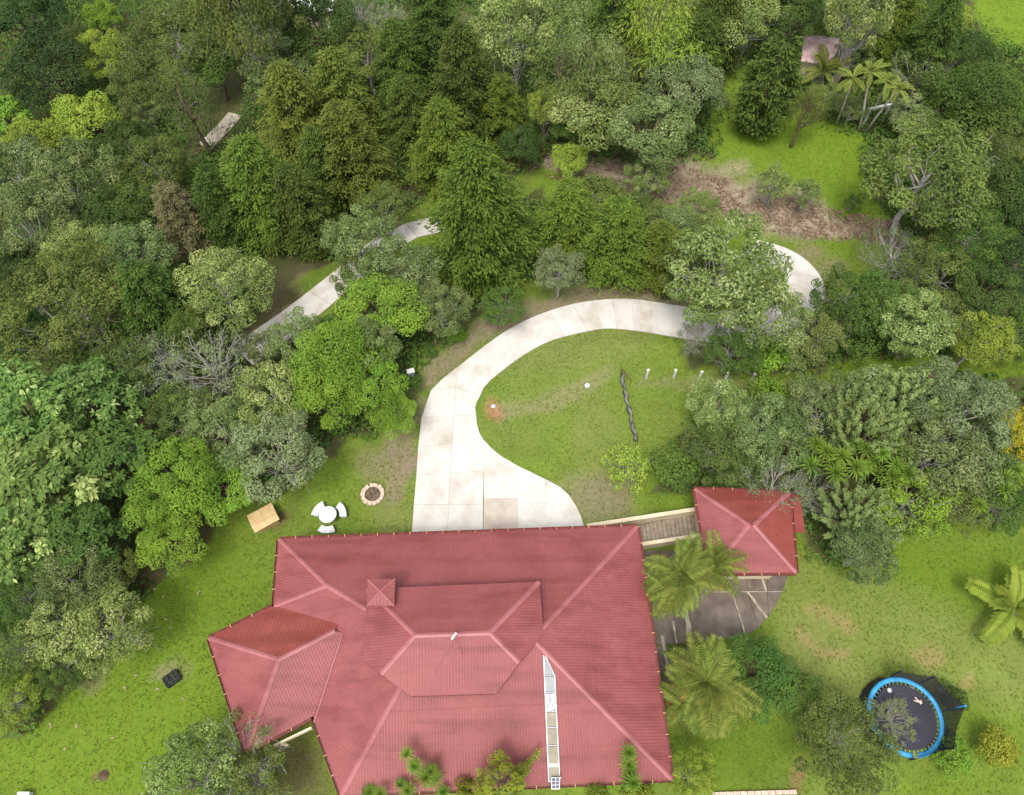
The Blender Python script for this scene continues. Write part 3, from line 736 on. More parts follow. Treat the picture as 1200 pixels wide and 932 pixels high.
# patio of dark concrete panels with pale joints
patio = empty('patio', G(840, 710), kind='structure')
rows = [[(750, 645), (771, 645), (800, 646), (835, 645), (870, 645), (900, 645), (930, 655)],
        [(759, 697), (776, 697), (805, 696), (858, 694), (876, 694), (899, 693), (917, 693)],
        [(768, 757), (790, 755), (812, 753), (871, 746), (888, 737), (900, 724), (912, 705)]]
for r0, r1 in zip(rows, rows[1:]):
    for i in range(6): slab(gp(r1[i], r1[i + 1], r0[i + 1], r0[i]), patio, name='patio_panel', up=.06, mt='patio', gap=.03)
slab(gp((768, 757), (782, 757), (795, 812), (779, 812)), patio, name='patio_panel', up=.06, mt='patio', gap=.03)
jn = 0
for a_, b_, wd in (((833, 694), (919, 693), .05), ((876, 694), (899, 724), .13), ((891, 672), (898, 693), .12), ((858, 694), (873, 742), .07), ((803, 713), (810, 752), .26), ((789, 728), (793, 754), .10), ((776, 745), (784, 790), .18)):
    pa, pb = G(*a_, .068), G(*b_, .068); mb = MB()
    k = 9; dv = np.array(pb) - np.array(pa); nn = np.array([-dv[1], dv[0], 0]) / np.linalg.norm(dv[:2])
    L_ = [np.array(pa) + dv * t / k + nn * wd * (.5 + random.uniform(-.22, .15)) for t in range(k + 1)]; R_ = [np.array(pa) + dv * t / k - nn * wd * (.5 + random.uniform(-.22, .15)) for t in range(k + 1)]
    q = [tuple(p) for p in R_] + [tuple(p) for p in L_[::-1]]
    mb.prism([local(p, patio) for p in q], .02); mb.build('joint_repair', M['patiojoint'], patio)
# ---------------------------------------------------------------- FOLIAGE machinery
def unit(a): return a / (np.linalg.norm(a, axis=-1, keepdims=True) + 1e-9)
def leaves(pos, nrm, size, aspect, r, jitter=.62, fold=.15, tip=None):
    """one folded diamond per leaf; pos and nrm are (n,3)"""
    n_ = len(pos); nn = unit(nrm + r.normal(0, jitter, (n_, 3)) * .6)
    d = tip if tip is not None else r.normal(0, 1, (n_, 3)); d = unit(d - nn * (d * nn).sum(1, keepdims=True)); sd_ = np.cross(nn, d)
    L = size * r.uniform(.65, 1.3, (n_, 1)); Wd = L * aspect
    v = np.stack([pos, pos + d * L * .5 + sd_ * Wd * .5 + nn * L * fold, pos + d * L - nn * L * fold * .6, pos + d * L * .5 - sd_ * Wd * .5 + nn * L * fold], 1)
    return v.reshape(-1, 3)
class Fol:
    def __init__(s): s.v = []; s.t = []
    def add(s, v, t): s.v.append(v); s.t.append(np.broadcast_to(t, (len(v) // 4,)).copy())
    def mesh(s, name, mt):
        v = np.concatenate(s.v); t = np.clip(np.concatenate(s.t), 0, 1)
        return np_mesh(name, v, np.arange(len(v)).reshape(-1, 4), mt, tint=t)
def dome(F_, c, rad, n, size, aspect, r, flat=.75, bias=.35, tint=.5, spread=.25, low=-.35):
    """a clump: leaves on and just under the shell of a lumpy half-ellipsoid"""
    d = unit(r.normal(0, 1, (n * 2, 3))); d = d[d[:, 2] > low][:n]; n = len(d)
    rr = rad * (1 - np.abs(r.normal(0, .16, (n, 1)))); lump = 1 + .16 * np.sin(d[:, :1] * 5 + c[0] * 3) * np.cos(d[:, 1:2] * 5 + c[1])
    p = np.array(c) + d * rr * lump * np.array([1, 1, flat])
    F_.add(leaves(p, d * np.array([1, 1, 1.3]) + np.array([0, 0, bias]), size, aspect, r), tint + r.normal(0, spread, n))
def trunk_mesh(h, r0, limbs, r, mt, name='trunk', twig=0, lean=.05, fork=.35):
    mb = MB(); top = (r.normal(0, lean) * h, r.normal(0, lean) * h, h)
    k = 6; pts = [(top[0] * (i / k) ** 1.4 + r.normal(0, .02) * h * (0 < i < k), top[1] * (i / k) ** 1.4 + r.normal(0, .02) * h * (0 < i < k), -.4 + (h + .4) * i / k) for i in range(k + 1)]
    mb.tube(pts, [r0 * (1.25 - .85 * i / k) for i in range(k + 1)], 7)
    for e in limbs:
        t = r.uniform(fork, .85); i = int(t * k); b0 = np.array(pts[i]) * (1 - (t * k - i)) + np.array(pts[min(i + 1, k)]) * (t * k - i); e = np.array(e)
        L = np.linalg.norm(e - b0); m1 = b0 + (e - b0) * .35 + np.array([0, 0, -.06 * L]) + r.normal(0, .06 * L, 3); m2 = b0 + (e - b0) * .7 + r.normal(0, .07 * L, 3)
        rb = r0 * .42
        mb.tube([b0, m1, m2, e], [rb, rb * .75, rb * .5, rb * .18], 5, False)
        for _ in range(twig):
            s_ = m1 + (e - m1) * r.uniform(.2, 1); q = s_ + unit(e - b0 + r.normal(0, .5 * L, 3)) * r.uniform(.25, .55) * min(L, 2.2)
            q2 = q + r.normal(0, .15, 3) + np.array([0, 0, .12]); mb.tube([s_, (s_ + q) / 2 + r.normal(0, .06, 3), q, q2], [rb * .28, rb * .2, rb * .12, .006], 4, False)
    return mb.mesh(name, mt, True)
def lobes_on(n, R_, zc, rz, r, low=-.1, inner=.72):
    d = unit(r.normal(0, 1, (n * 4, 3))); d = d[d[:, 2] > low]; keep = []
    for q in d:
        if all(np.dot(q, k) < math.cos(1.55 / math.sqrt(n) * 1.25) for k in keep): keep.append(q)
        if len(keep) >= n: break
    keep = np.array(keep); rr = inner * r.uniform(.66, 1.18, (len(keep), 1))
    return np.array([0, 0, zc]) + keep * rr * np.array([R_, R_, rz])
PROTO = {}
def proto(kind, fn, n): PROTO[kind] = [fn(np.random.default_rng(hash_(kind) + 31 * i)) for i in range(n)]
def hash_(s): return sum((i + 1) * ord(c) for i, c in enumerate(s))
# each returns (trunk mesh, crown mesh, crown radius, height of the crown's middle)
def p_round(r, nl=34, lr=.82, n=300, size=.20, aspect=.62, h=5.0, R_=3.0, twig=0, bark='bark', sp=.2, inner=.74, flat=.75, rz=None, low=-.15, r0=.22):
    F_ = Fol(); rz = rz or R_ * .72; L = lobes_on(nl, R_, h - rz * .25, rz, r, low, inner)
    for c in L: dome(F_, c, lr * r.uniform(.7, 1.25), int(n * r.uniform(.7, 1.3)), size, aspect, r, flat, tint=.5 + r.normal(0, .19) , spread=sp)
    return trunk_mesh(h - rz * .2, r0, L[:: max(1, len(L) // 14)], r, M[bark], twig=twig), F_.mesh('crown', PAL['mid']), R_, h - rz * .1
def p_airy(r):
    F_ = Fol(); L = lobes_on(46, 3.0, 4.2, 2.1, r, -.3, .85)
    for c in L: dome(F_, c, .62 * r.uniform(.6, 1.3), int(230 * r.uniform(.5, 1.3)), .185, .55, r, .8, tint=.55 + r.normal(0, .15), spread=.22, low=-.8)
    return trunk_mesh(4.2, .13, L[::2], r, M['barkgrey'], twig=6, fork=.25), F_.mesh('crown', PAL['pale']), 3.0, 4.2
def p_bare(r):
    F_ = Fol(); L = lobes_on(34, 3.0, 3.8, 2.1, r, -.25, .92)
    for c in L: dome(F_, c, .55 * r.uniform(.5, 1.2), int(85 * r.uniform(.2, 1.5)), .16, .5, r, .8, tint=.55, spread=.2, low=-.9)
    return trunk_mesh(3.9, .12, L, r, M['barkgrey'], twig=10, fork=.2), F_.mesh('crown', PAL['sage']), 3.0, 3.9
def p_big(r):
    F_ = Fol(); L = lobes_on(40, 3.6, 5.4, 3.0, r, -.2, .82)
    for c in L:
        k = 13; d = unit(r.normal(0, 1, (k, 3)) * [1, 1, .5] + unit(c - np.array([0, 0, 4])) * 1.1); t0 = .5 + r.normal(0, .14)
        for q in d:
            p = c + q * r.uniform(.35, .95); nl = 9; a_ = r.uniform(0, 6.28, nl) ; out = np.stack([np.cos(a_), np.sin(a_), r.uniform(-.55, .15, nl)], 1)
            F_.add(leaves(np.repeat(p[None], nl, 0) + out * .05, np.repeat((q * .5 + np.array([0, 0, 1.]))[None], nl, 0), .44, .42, r, .3, .08, tip=out), t0 + r.normal(0, .2, nl))
    return trunk_mesh(5.0, .3, L[::3], r, M['bark']), F_.mesh('crown', PAL['big']), 3.6, 5.4
def p_cypress(r, hh_=8.6, R_=3.2, nb=210, prof=None, size=.21, n=95, pad=.82):
    F_ = Fol()
    for i in range(nb):
        t = (i + r.uniform(0, 1)) / nb; z = 1.0 + (hh_ - 1.0) * t ** .92; a_ = i * 2.399 + r.normal(0, .3)
        rad = (prof(t) * r.uniform(.75, 1.1) if prof else (R_ * (1 - t) ** .62 * min(1, .55 + t * 3) + .15) * r.uniform(.5, 1.18))
        out = np.array([math.cos(a_), math.sin(a_), 0]); c = out * rad * .72 + np.array([0, 0, z])
        w_ = pad * (.45 + .55 * (1 - t)) * r.uniform(.75, 1.2); nn = max(14, int(n * (.4 + .8 * (1 - t))))
        u = r.normal(0, .42, (nn, 2)); perp = np.array([-out[1], out[0], 0])
        p = c + out * (u[:, :1] * w_ * 1.35) + perp * (u[:, 1:] * w_ * .8) + np.array([0, 0, 1.]) * (-.35 * np.abs(u[:, 1:]) * w_ - .06 * u[:, :1] * w_ + r.normal(0, .07, (nn, 1)))
        tip = out + perp * u[:, 1:] * 1.2 + r.normal(0, .25, (nn, 3)) + np.array([0, 0, .05])
        F_.add(leaves(p, np.repeat((out * .3 + np.array([0, 0, 1.]))[None], nn, 0), size, .42, r, .55, .1, tip=tip), .42 + r.normal(0, .12) + .35 * u[:, 0] + r.normal(0, .16, nn))
    mb = MB(); mb.tube([(0, 0, -.4), (0, 0, hh_ * .5), (0, 0, hh_ - .3)], [.22, .13, .02], 7)
    return mb.mesh('trunk', M['bark'], True), F_.mesh('crown', PAL['cypress']), R_, hh_ * .45
def p_column(r): return p_cypress(r, 8.6, 1.9, 240, lambda t: 2.0 * (1 - max(0, t - .55) / .45 * .55) * min(1, .55 + 2 * t), .26, 56, .62)[:2] + (2.0, 4.3)
def p_plume(r):
    F_ = Fol(); L = lobes_on(130, 3.0, 3.6, 2.2, r, -.15, .92); mb = MB(); mb.tube([(0, 0, -.4), (0, 0, 3.6)], [.2, .1], 7)
    for c in L:
        d0 = unit(c - np.array([0, 0, 2.6])); L_ = r.uniform(.8, 1.2); b0 = c - d0 * L_; up_ = np.array([0, 0, 1.]); t0 = r.normal(0, .12)
        mb.tube([(0, 0, 2.2 + c[2] * .25), b0, c], [.05, .03, .015], 4, False)
        m_ = 120; t = r.uniform(0, 1, m_)[:, None]; ctr = b0 + d0 * t * L_ + up_ * .28 * t ** 2; ang = r.uniform(0, 6.28, m_); s1 = unit(np.cross(d0, up_) + 1e-3); s2 = np.cross(s1, d0)
        o_ = s1 * np.cos(ang)[:, None] + s2 * np.sin(ang)[:, None]
        F_.add(leaves(ctr, o_ * .4 + d0 * .2 + up_ * .7, .23, .45, r, .3, .03, tip=o_ * 1.0 + d0 * .6 + up_ * .1), .4 + .5 * t[:, 0] + t0 + r.normal(0, .1, m_))
    return mb.mesh('trunk', M['bark'], True), F_.mesh('crown', PAL['sage']), 3.0, 3.6
def p_bamboo(r):
    F_ = Fol(); L = lobes_on(30, 2.6, 4.8, 3.2, r, -.3, .8)
    for c in L:
        n_ = 130; u = r.normal(0, .45, (n_, 3)) * [1, 1, .7]; p = c + u
        F_.add(leaves(p, u + np.array([0, 0, .8]), .34, .22, r, .5, .05, tip=u * [1, 1, .2] + np.array([0, 0, -.25])), .55 + r.normal(0, .1) + r.normal(0, .2, n_))
    return trunk_mesh(4.6, .14, L[::2], r, M['barkgrey'], twig=1), F_.mesh('crown', PAL['lime']), 2.7, 4.8
def p_shrub(r): return p_round(r, 15, .55, 190, .15, .6, 1.25, 1.25, twig=0, low=-.05, r0=.07, rz=1.0)
def p_sapling(r):
    F_ = Fol(); L = lobes_on(20, 1.3, 1.9, 1.0, r, -.4, .9)
    for c in L: dome(F_, c, .34, 60, .20, .5, r, .8, tint=.6, spread=.2, low=-.9)
    return trunk_mesh(1.9, .06, L, r, M['barkgrey'], twig=3, fork=.15), F_.mesh('crown', PAL['pale']), 1.4, 1.9
def p_feather(r):                                             # tall open tree, foliage in thin sprays
    F_ = Fol(); L = lobes_on(40, 2.4, 6.0, 3.4, r, -.6, .85)
    for c in L:
        n_ = 110; u = r.normal(0, .38, (n_, 3)) * [1, 1, 1.2]
        F_.add(leaves(c + u, u + np.array([0, 0, .6]), .26, .16, r, .6, .02, tip=u + np.array([0, 0, -.5])), .5 + r.normal(0, .12) + r.normal(0, .2, n_))
    return trunk_mesh(7.2, .2, L[::2], r, M['bark'], twig=2), F_.mesh('crown', PAL['olive']), 2.5, 6.0
proto('round', lambda r: p_round(r), 3)
proto('lumpy', lambda r: p_round(r, 30, .85, 420, .17, .6, 4.6, 3.0, inner=.80, flat=.72, sp=.2), 3)
proto('fine', lambda r: p_round(r, 56, .56, 220, .155, .55, 4.6, 3.0, twig=2, bark='barkgrey', sp=.24, inner=.84, low=-.25, r0=.15), 3)
proto('airy', p_airy, 3); proto('bare', p_bare, 2); proto('big', p_big, 2)
proto('cypress', lambda r: p_cypress(r), 3); proto('column', p_column, 1); proto('plume', p_plume, 2)
proto('bamboo', p_bamboo, 2); proto('shrub', p_shrub, 3); proto('sapling', p_sapling, 2); proto('feather', p_feather, 2)
COUNT = {}
GROW = {'round': 1.2, 'lumpy': 1.2, 'fine': 1.2, 'airy': 1.28, 'bare': 1.1, 'big': 1.15, 'cypress': 1.2, 'feather': 1.35, 'bamboo': 1.3, 'plume': 1.15, 'shrub': 1.25}
def put_tree(cx, cy, rpx, kind, pal, name, label, group=None, hs=1.0, cat=None):
    rpx = rpx * GROW.get(kind, 1.0); hs = hs * random.uniform(.88, 1.12)
    k = COUNT.get(kind, 0); COUNT[kind] = k + 1
    tm, cm, r0, zc = PROTO[kind][k % len(PROTO[kind])]
    s = 1.0
    for _ in range(6):
        x, y, z, t = at(cx, cy, zc * s * hs); s = rpx * t / F / r0
    z0 = float(terrain(x, y))
    o = empty(name, (x, y, z0), random.uniform(0, 6.28), label, cat or ('shrub' if 'shrub' in name or 'bush' in name else 'sapling' if 'sapling' in name else 'tree'), group)
    sz = s * hs; sx = s * random.uniform(.95, 1.08)
    tr = link('trunk', tm, o, scale=(sx, s * random.uniform(.95, 1.08), sz))
    cr = link('crown', cm, o, scale=(sx, s * random.uniform(.95, 1.08), sz))
    cr.material_slots[0].link = 'OBJECT'; cr.material_slots[0].material = PAL[pal]
    return o
def trees(txt, group):
    for ln in txt.strip().splitlines():
        a_, name, label = [q.strip() for q in ln.split('|')]; a_ = a_.split()
        put_tree(float(a_[0]), float(a_[1]), float(a_[2]), a_[3], a_[4], name, label, group, float(a_[5]) if len(a_) > 5 else 1.0)
trees('''
35 22 40 lumpy deep | broadleaf_tree | dark green broadleaf tree in the extreme top-left corner of the wood
62 78 42 lumpy deep | broadleaf_tree | big dark bluish tree with cauliflower-like clumps near the top-left corner
118 20 20 round bright | broadleaf_tree | small bright green crown against black shade at the top left
115 62 30 fine lime | broadleaf_tree | yellow-green tree with loose clusters leaning over the dark cauliflower-like tree
100 135 32 round lime | broadleaf_tree | domed yellow-green crown below the dark cauliflower-like tree
38 165 32 round lime | broadleaf_tree | yellow-green dome-shaped tree near the left edge, upper part of the wood
8 140 24 big bright | broadleaf_tree | dark glossy big-leaved tree at the left edge beside the yellow-green dome
165 95 32 fine olive | broadleaf_tree | olive tree with feathery texture above the pale round crown, upper left wood
205 50 48 fine olive | broadleaf_tree | wide olive tree between the dark top-left crowns and the tall brown trunk
168 122 22 fine sage | broadleaf_tree | pale rounded crown in the upper left wood beside a dark hollow
292 18 46 airy olive 1.5 | broadleaf_tree | tall olive tree with a long bare brown trunk rising at the upper left
250 72 26 round mid | broadleaf_tree | low mid green tree just above the bright grass gap by the gravel track
330 85 34 airy sage | broadleaf_tree | pale loose tree right of the gravel track, below the tall brown trunk
220 118 26 feather olive 1.0 | feathery_tree | slender feathery olive tree with thin dark trunks left of the gravel track
375 32 40 lumpy dark | broadleaf_tree | dark glossy dense tree at the top edge left of centre
418 12 24 bare sage | bare_tree | nearly leafless grey tree at the top edge, left of centre
455 30 26 bare silver | bare_tree | grey-pink twiggy tree beside the leafless one at the top edge
428 62 36 fine olive | broadleaf_tree | olive round-headed tree under the two leafless trees at the top edge
150 170 30 lumpy dark | broadleaf_tree | small dark tree between the pale round crown and the sage mass
180 192 34 fine olive | broadleaf_tree | olive tree left of the gravel track lower end
80 212 50 fine sage | broadleaf_tree | big sage green tree in the middle of the left wood, above the palest one
22 205 38 airy sage | broadleaf_tree | pale twiggy tree at the left edge under the yellow-green dome
28 262 46 fine sage | broadleaf_tree | pale grey-green round tree at the left edge, upper middle height
128 250 36 lumpy dark | broadleaf_tree | dark dense tree with small clumps between the sage trees of the left wood
165 240 34 fine mid | broadleaf_tree | mid green tree just left of the dry brown conifer
95 295 38 fine pale | broadleaf_tree | pale green tree in the left wood above the large olive dome
155 300 34 airy sage | broadleaf_tree | loose sage tree beneath the dry brown conifer, left wood
215 262 34 cypress brown 1.0 | conifer_tree | dry brownish conifer with upswept bare tips in the left wood
292 200 26 cypress cypyel .9 | conifer_tree | brown-tipped yellowish conifer at the lower end of the gravel track
345 140 44 cypress cypyel | cypress_tree | broad yellow-green cypress right of the gravel track
308 232 52 cypress cypress | cypress_tree | wide dark-gold cypress in front of the gravel track
262 250 36 cypress cypdark | cypress_tree | narrow dark cypress between the dry conifer and the wide dark-gold cypress
352 250 44 cypress cypdark | cypress_tree | dark cypress standing above the bend of the lower road
402 120 42 cypress cypyel | cypress_tree | yellow-tinged cypress in the upper wood, left of the dark pair
412 190 46 cypress cypyel | cypress_tree | tall yellowish cypress above the hidden part of the lower road
380 205 36 cypress cypdark | cypress_tree | shadowy cypress left of the tall yellowish cypress
470 88 38 cypress cypdark | cypress_tree | dark cypress high in the wood, left of the black-green pair's gap
508 48 46 cypress cypdark 1.1 | cypress_tree | tall dark cypress at the top edge near the centre
545 112 46 cypress cypdark | cypress_tree | dark layered cypress in the upper centre, left of the brushwood hollow
478 140 34 cypress cypdark | cypress_tree | deep green cypress directly left of the layered upper-centre cypress
590 140 30 cypress cypress | cypress_tree | smaller cypress at the edge of the brushwood hollow, upper centre
520 178 42 cypress cypress | cypress_tree | green cypress directly behind the biggest cypress
562 262 66 cypress cypress | cypress_tree | biggest cypress of all, full bright olive-green, in the centre above the driveway bend
605 35 42 airy pale 1.35 | broadleaf_tree | tall light green large-leaved tree with a pale straight trunk at the top centre
655 28 38 fine pale 1.2 | broadleaf_tree | light green crown with a grey spot right of the tall straight-trunked tree
715 45 38 cypress cypdark | cypress_tree | dark green conifer at the top, between the light green crowns and the bamboo
660 88 30 feather olive | broadleaf_tree | dull olive tree over the brushwood hollow, upper centre
700 85 28 feather sage | broadleaf_tree | thin greyish tree right of the brushwood hollow
640 128 19 airy lime 1.5 | sapling | slim yellow-green sapling with a thin pale trunk on the edge of the mulch bank
765 22 38 bamboo lime | bamboo_clump | yellow-green bamboo-like clump at the top edge right of centre
788 68 34 bamboo lime | bamboo_clump | second yellow-green plumed clump, lower and nearer the silver tree
735 68 26 bamboo cypyel | bamboo_clump | small yellowish plumed clump beside the dark conifer at the top
838 32 38 cypress cypdark 1.2 | conifer_tree | tall dark conifer left of the columnar tree at the top
815 75 34 cypress cypdark | conifer_tree | dark conifer rising behind the silver-grey tree
705 125 44 lumpy pale | broadleaf_tree | broad pale green tree at the upper end of the mulch bank
765 152 44 lumpy sage | broadleaf_tree | grey-green lumpy tree in the middle of the pale group by the mulch bank
805 102 38 lumpy silver | broadleaf_tree | silvery crown with large lumps overhanging the far clearing
678 148 24 lumpy mid | broadleaf_tree | low mid green tree left of the pale group by the mulch bank
610 168 24 round dark | broadleaf_tree | small dark round tree by the left end of the mulch bank
668 186 20 round lime | shrub | bright round yellow-green bush at the left end of the mulch bank
''', 'trees of the upper wood')
trees('''
900 105 33 column cypdark | columnar_conifer | tall dark columnar conifer standing alone in the far clearing
880 22 34 airy pale | broadleaf_tree | pale open tree at the top edge behind the columnar conifer
925 18 32 lumpy dark | broadleaf_tree | dark tree at the top edge left of the pink roofed shed
962 16 26 fine mid | broadleaf_tree | mid green tree directly behind the pink roofed shed
1008 18 32 airy pale 1.7 | broadleaf_tree | tall tree on a long slanting grey trunk behind the thin palms
1003 62 20 fine sage | broadleaf_tree | grey-green tree to the right of the pink roofed shed
1045 40 34 cypress cypress | cypress_tree | golden green conifer behind the thin palms
1085 62 36 cypress cypdark | cypress_tree | dark conifer above the grey twiggy tree at the upper right
1135 66 28 lumpy dark | broadleaf_tree | dark dense tree at the foot of the top-right grass slope
1085 18 28 fine mid | broadleaf_tree | mid green tree at the top edge left of the grass slope
1185 114 24 fine mid | broadleaf_tree | mid green tree against the right edge below the grass slope
1120 22 18 round lime | shrub | small lime green bush on the top-right grass slope
945 128 16 feather cypyel | broadleaf_tree | small yellowish feathery tree right of the columnar conifer
968 116 16 airy pale | broadleaf_tree | pale thin tree in front of the pink roofed shed
1000 128 14 airy sage | broadleaf_tree | grey-green thin tree between the first two thin palms
1078 92 32 bare sage | bare_tree | grey twiggy tree at the upper right above the big olive crown
1068 135 22 airy silver | broadleaf_tree | silvery loose tree between the thin palms and the big olive crown
1148 112 46 lumpy mid | broadleaf_tree | wide flat yellow-green topped tree by the upper right edge
1110 128 28 big mid | broadleaf_tree | broad-leaved tree just above the big olive crown
1185 165 36 fine olive | broadleaf_tree | olive tree on the right edge beneath the flat-topped one
1088 198 66 fine olive | broadleaf_tree | biggest olive round tree with grey limbs showing, right of the far clearing
1150 215 42 lumpy dark | broadleaf_tree | dark clumped tree right of the biggest olive round tree
1192 240 38 lumpy dark | broadleaf_tree | dark green tree on the right edge level with the mulch bank
1140 278 38 fine mid | broadleaf_tree | mid green tree under the dark clumped one, near the right edge
1190 305 34 lumpy deep | broadleaf_tree | deep green tree on the right edge, upper middle
1050 300 36 bare sage | bare_tree | grey twiggy tree below the right end of the mulch bank
1105 318 38 fine olive | broadleaf_tree | olive leafed tree right of the grey twiggy one, in the hedge row
1160 345 36 lumpy dark | broadleaf_tree | dark shaded tree behind the pale yellow-green one at the right
990 352 32 airy mid | broadleaf_tree | light green leafy shrub tree immediately right of the hairpin bend
1030 358 34 airy mid | broadleaf_tree | second leafy tree right of the hairpin bend with crossing grey stems
1070 380 34 airy pale | broadleaf_tree | pale leafy tree in the middle of the hedge row by the grass lane
1110 378 30 airy olive | broadleaf_tree | olive thin tree in the hedge row left of the pale yellow-green one
1152 395 34 fine lime | broadleaf_tree | pale yellow-green tree over the grass lane at the right
1195 395 28 fine mid | broadleaf_tree | mid green tree at the right edge beside the pale yellow-green one
1010 395 24 shrub mid | shrub | low green bush on the grass lane near the hairpin bend
960 392 26 airy pale | broadleaf_tree | small pale tree right under the hairpin bend
848 318 56 airy pale | broadleaf_tree | large light green see-through tree inside the hairpin bend
812 308 34 fine olive | broadleaf_tree | olive tree left of the see-through tree in the hairpin bend
900 375 38 airy pale | broadleaf_tree | pale twiggy tree over the lower arm of the hairpin bend
858 412 26 airy mid | broadleaf_tree | small leafy tree behind the fourth white fence post
905 415 24 shrub bright | shrub | bright green bush between fence posts and hairpin bend
815 395 24 bare sage | bare_tree | grey spindly tree where the driveway goes under the trees
882 418 16 shrub mid | shrub | small green bush just behind the last white fence post
930 425 16 sapling pale | sapling | pale thin sapling beside the path past the fence posts
''', 'trees on the right side')
trees('''
665 262 44 cypress cypress .85 | cypress_tree | shorter gold-green cypress immediately right of the biggest cypress
720 285 46 cypress cypress .8 | cypress_tree | second gold-green cypress in the clump above the driveway arc
770 300 40 cypress cypress .8 | cypress_tree | third gold-green cypress, nearest the see-through tree
700 238 30 airy olive | broadleaf_tree | olive shrubby tree with pale twigs behind the gold-green cypress clump
750 255 28 fine olive | broadleaf_tree | small olive tree on the lower side of the mulch bank
790 268 26 fine sage | broadleaf_tree | grey-green bush tree below the middle of the mulch bank
655 318 26 airy silver | broadleaf_tree | silvery small tree at the upper side of the driveway arc
818 245 20 airy pale | shrub | pale loose shrub on the mulch bank left of the two saplings
758 208 20 airy pale | shrub | pale green shrub at the upper part of the mulch bank
908 215 20 sapling pale 1.4 | sapling | left one of two thin pale saplings standing on the mulch bank
946 228 18 sapling pale 1.3 | sapling | right one of two thin pale saplings standing on the mulch bank
1000 238 10 sapling mid | sapling | tiny green sapling on the lawn edge near the biggest olive round tree
450 245 26 airy olive | broadleaf_tree | small olive tree above the visible end of the lower road
422 285 34 airy sage | broadleaf_tree | grey-green tree with white twigs over the lower road
470 318 34 airy sage | broadleaf_tree | grey-green spreading tree beside the lower road, right of the white-twigged one
425 325 30 airy olive | broadleaf_tree | olive tree on the near side of the lower road
515 358 30 fine sage | broadleaf_tree | sage rounded tree between biggest cypress and bright bushy trees
480 350 26 airy sage | broadleaf_tree | small sage tree behind the bright bushy trees
588 358 20 airy mid | shrub | loose light green shrub on the verge above the driveway arc
536 393 8 shrub bright | shrub | tiny bright round bush on the verge left of the driveway arc
504 410 8 shrub mid | shrub | tiny mid green bush on the verge near the grey box
448 365 42 lumpy bright | broadleaf_tree | bright green bushy tree, uppermost of the bright group left of the driveway
392 420 40 lumpy bright | broadleaf_tree | bright green bushy tree at the left of the bright group
385 462 36 lumpy bright | broadleaf_tree | bright green bushy tree, lower left of the bright group
432 405 34 fine sage | broadleaf_tree | dull sage crown squeezed in the middle of the bright bushy group
434 452 30 lumpy bright | broadleaf_tree | bright green bushy tree in the lower middle of the bright group
459 484 24 lumpy bright | broadleaf_tree | bright green bush closest to the driveway, lowest of the bright group
308 408 20 airy sage | broadleaf_tree | small thin tree over the lower end of the lower road
352 398 30 airy sage | broadleaf_tree | thin sage tree beside the lower road's near edge
262 338 46 fine pale 1.1 | broadleaf_tree | pale yellowish rounded tree on a leaning trunk left of the lower road
186 362 48 cypress cypdark | cypress_tree | dark bronze cypress behind the leaning pale tree
232 400 36 cypress cypdark .8 | cypress_tree | low dark cypress under the leaning pale tree
82 352 62 fine olive | broadleaf_tree | largest pale olive dome in the left wood with grey limbs inside
18 320 34 fine dark | broadleaf_tree | dark green tree on the left edge above the largest olive dome
30 390 30 lumpy dark | broadleaf_tree | dark tree on the left edge between the olive dome and the large-leaved giants
180 428 42 bare silver | bare_tree | left one of two grey lichen-covered bare trees beside the red earth patch
248 430 44 bare silver | bare_tree | right one of two grey lichen-covered bare trees beside the red earth patch
145 430 34 fine olive | broadleaf_tree | dark olive tree left of the lichen-covered bare trees
322 465 34 airy pale | broadleaf_tree | light green tree with larger leaves between the bare trees and the bright group
215 480 32 fine olive | broadleaf_tree | olive tree directly under the lichen-covered bare trees
258 500 36 fine sage | broadleaf_tree | sage green tree left of the pale whip-like tree
325 535 42 airy silver | broadleaf_tree | pale tree with whip-like branches pointing at the lawn above the wooden box
300 495 26 airy sage | broadleaf_tree | thin pale tree squeezed above the whip-like tree
28 485 52 big big | large_leaved_tree | large-leaved giant tree on the left edge, uppermost
105 470 44 big big | large_leaved_tree | large-leaved tree right of the uppermost giant, beneath the olive dome
60 560 58 big big | large_leaved_tree | large-leaved tree in the centre of the left group with light tips
130 545 44 big mid | large_leaved_tree | large-leaved darker tree on the right side of the left group
18 635 46 big big | large_leaved_tree | large-leaved tree at the left edge, lowest of its group
88 628 42 big mid | large_leaved_tree | large-leaved dark tree above the sage shaded shrubs
210 560 40 lumpy bright | broadleaf_tree | bright green tree in the middle, left of the wooden box
255 570 34 lumpy bright | broadleaf_tree | bright green tree nearest the wooden box
185 600 34 lumpy bright | broadleaf_tree | bright green tree beside the large-leaved group
200 635 32 lumpy bright | broadleaf_tree | lowest bright green tree at the edge of the left lawn
85 682 36 fine sage | broadleaf_tree | shaded sage tree under the large-leaved group
125 672 26 fine olive | broadleaf_tree | small shaded olive tree at the left lawn's upper corner
25 700 32 fine mid | broadleaf_tree | mid green tree at the left edge under the large-leaved group
72 735 34 airy pale | broadleaf_tree | pale twiggy tree left of its twin over the left lawn
132 738 40 airy pale | broadleaf_tree | pale twiggy tree reaching furthest over the left lawn
22 760 32 fine olive | broadleaf_tree | olive tree at the left edge beside the pale twiggy pair
66 785 26 fine mid | broadleaf_tree | blue-green low tree under the pale twiggy pair
14 822 28 fine lime | broadleaf_tree | yellow-green bush tree lowest on the left edge
222 914 46 airy pale | broadleaf_tree | pale green tree with long bare grey branches below the angled wing
295 918 34 airy olive | broadleaf_tree | olive thin tree at the bottom edge beside the house's dark corner
''', 'trees on the left side')
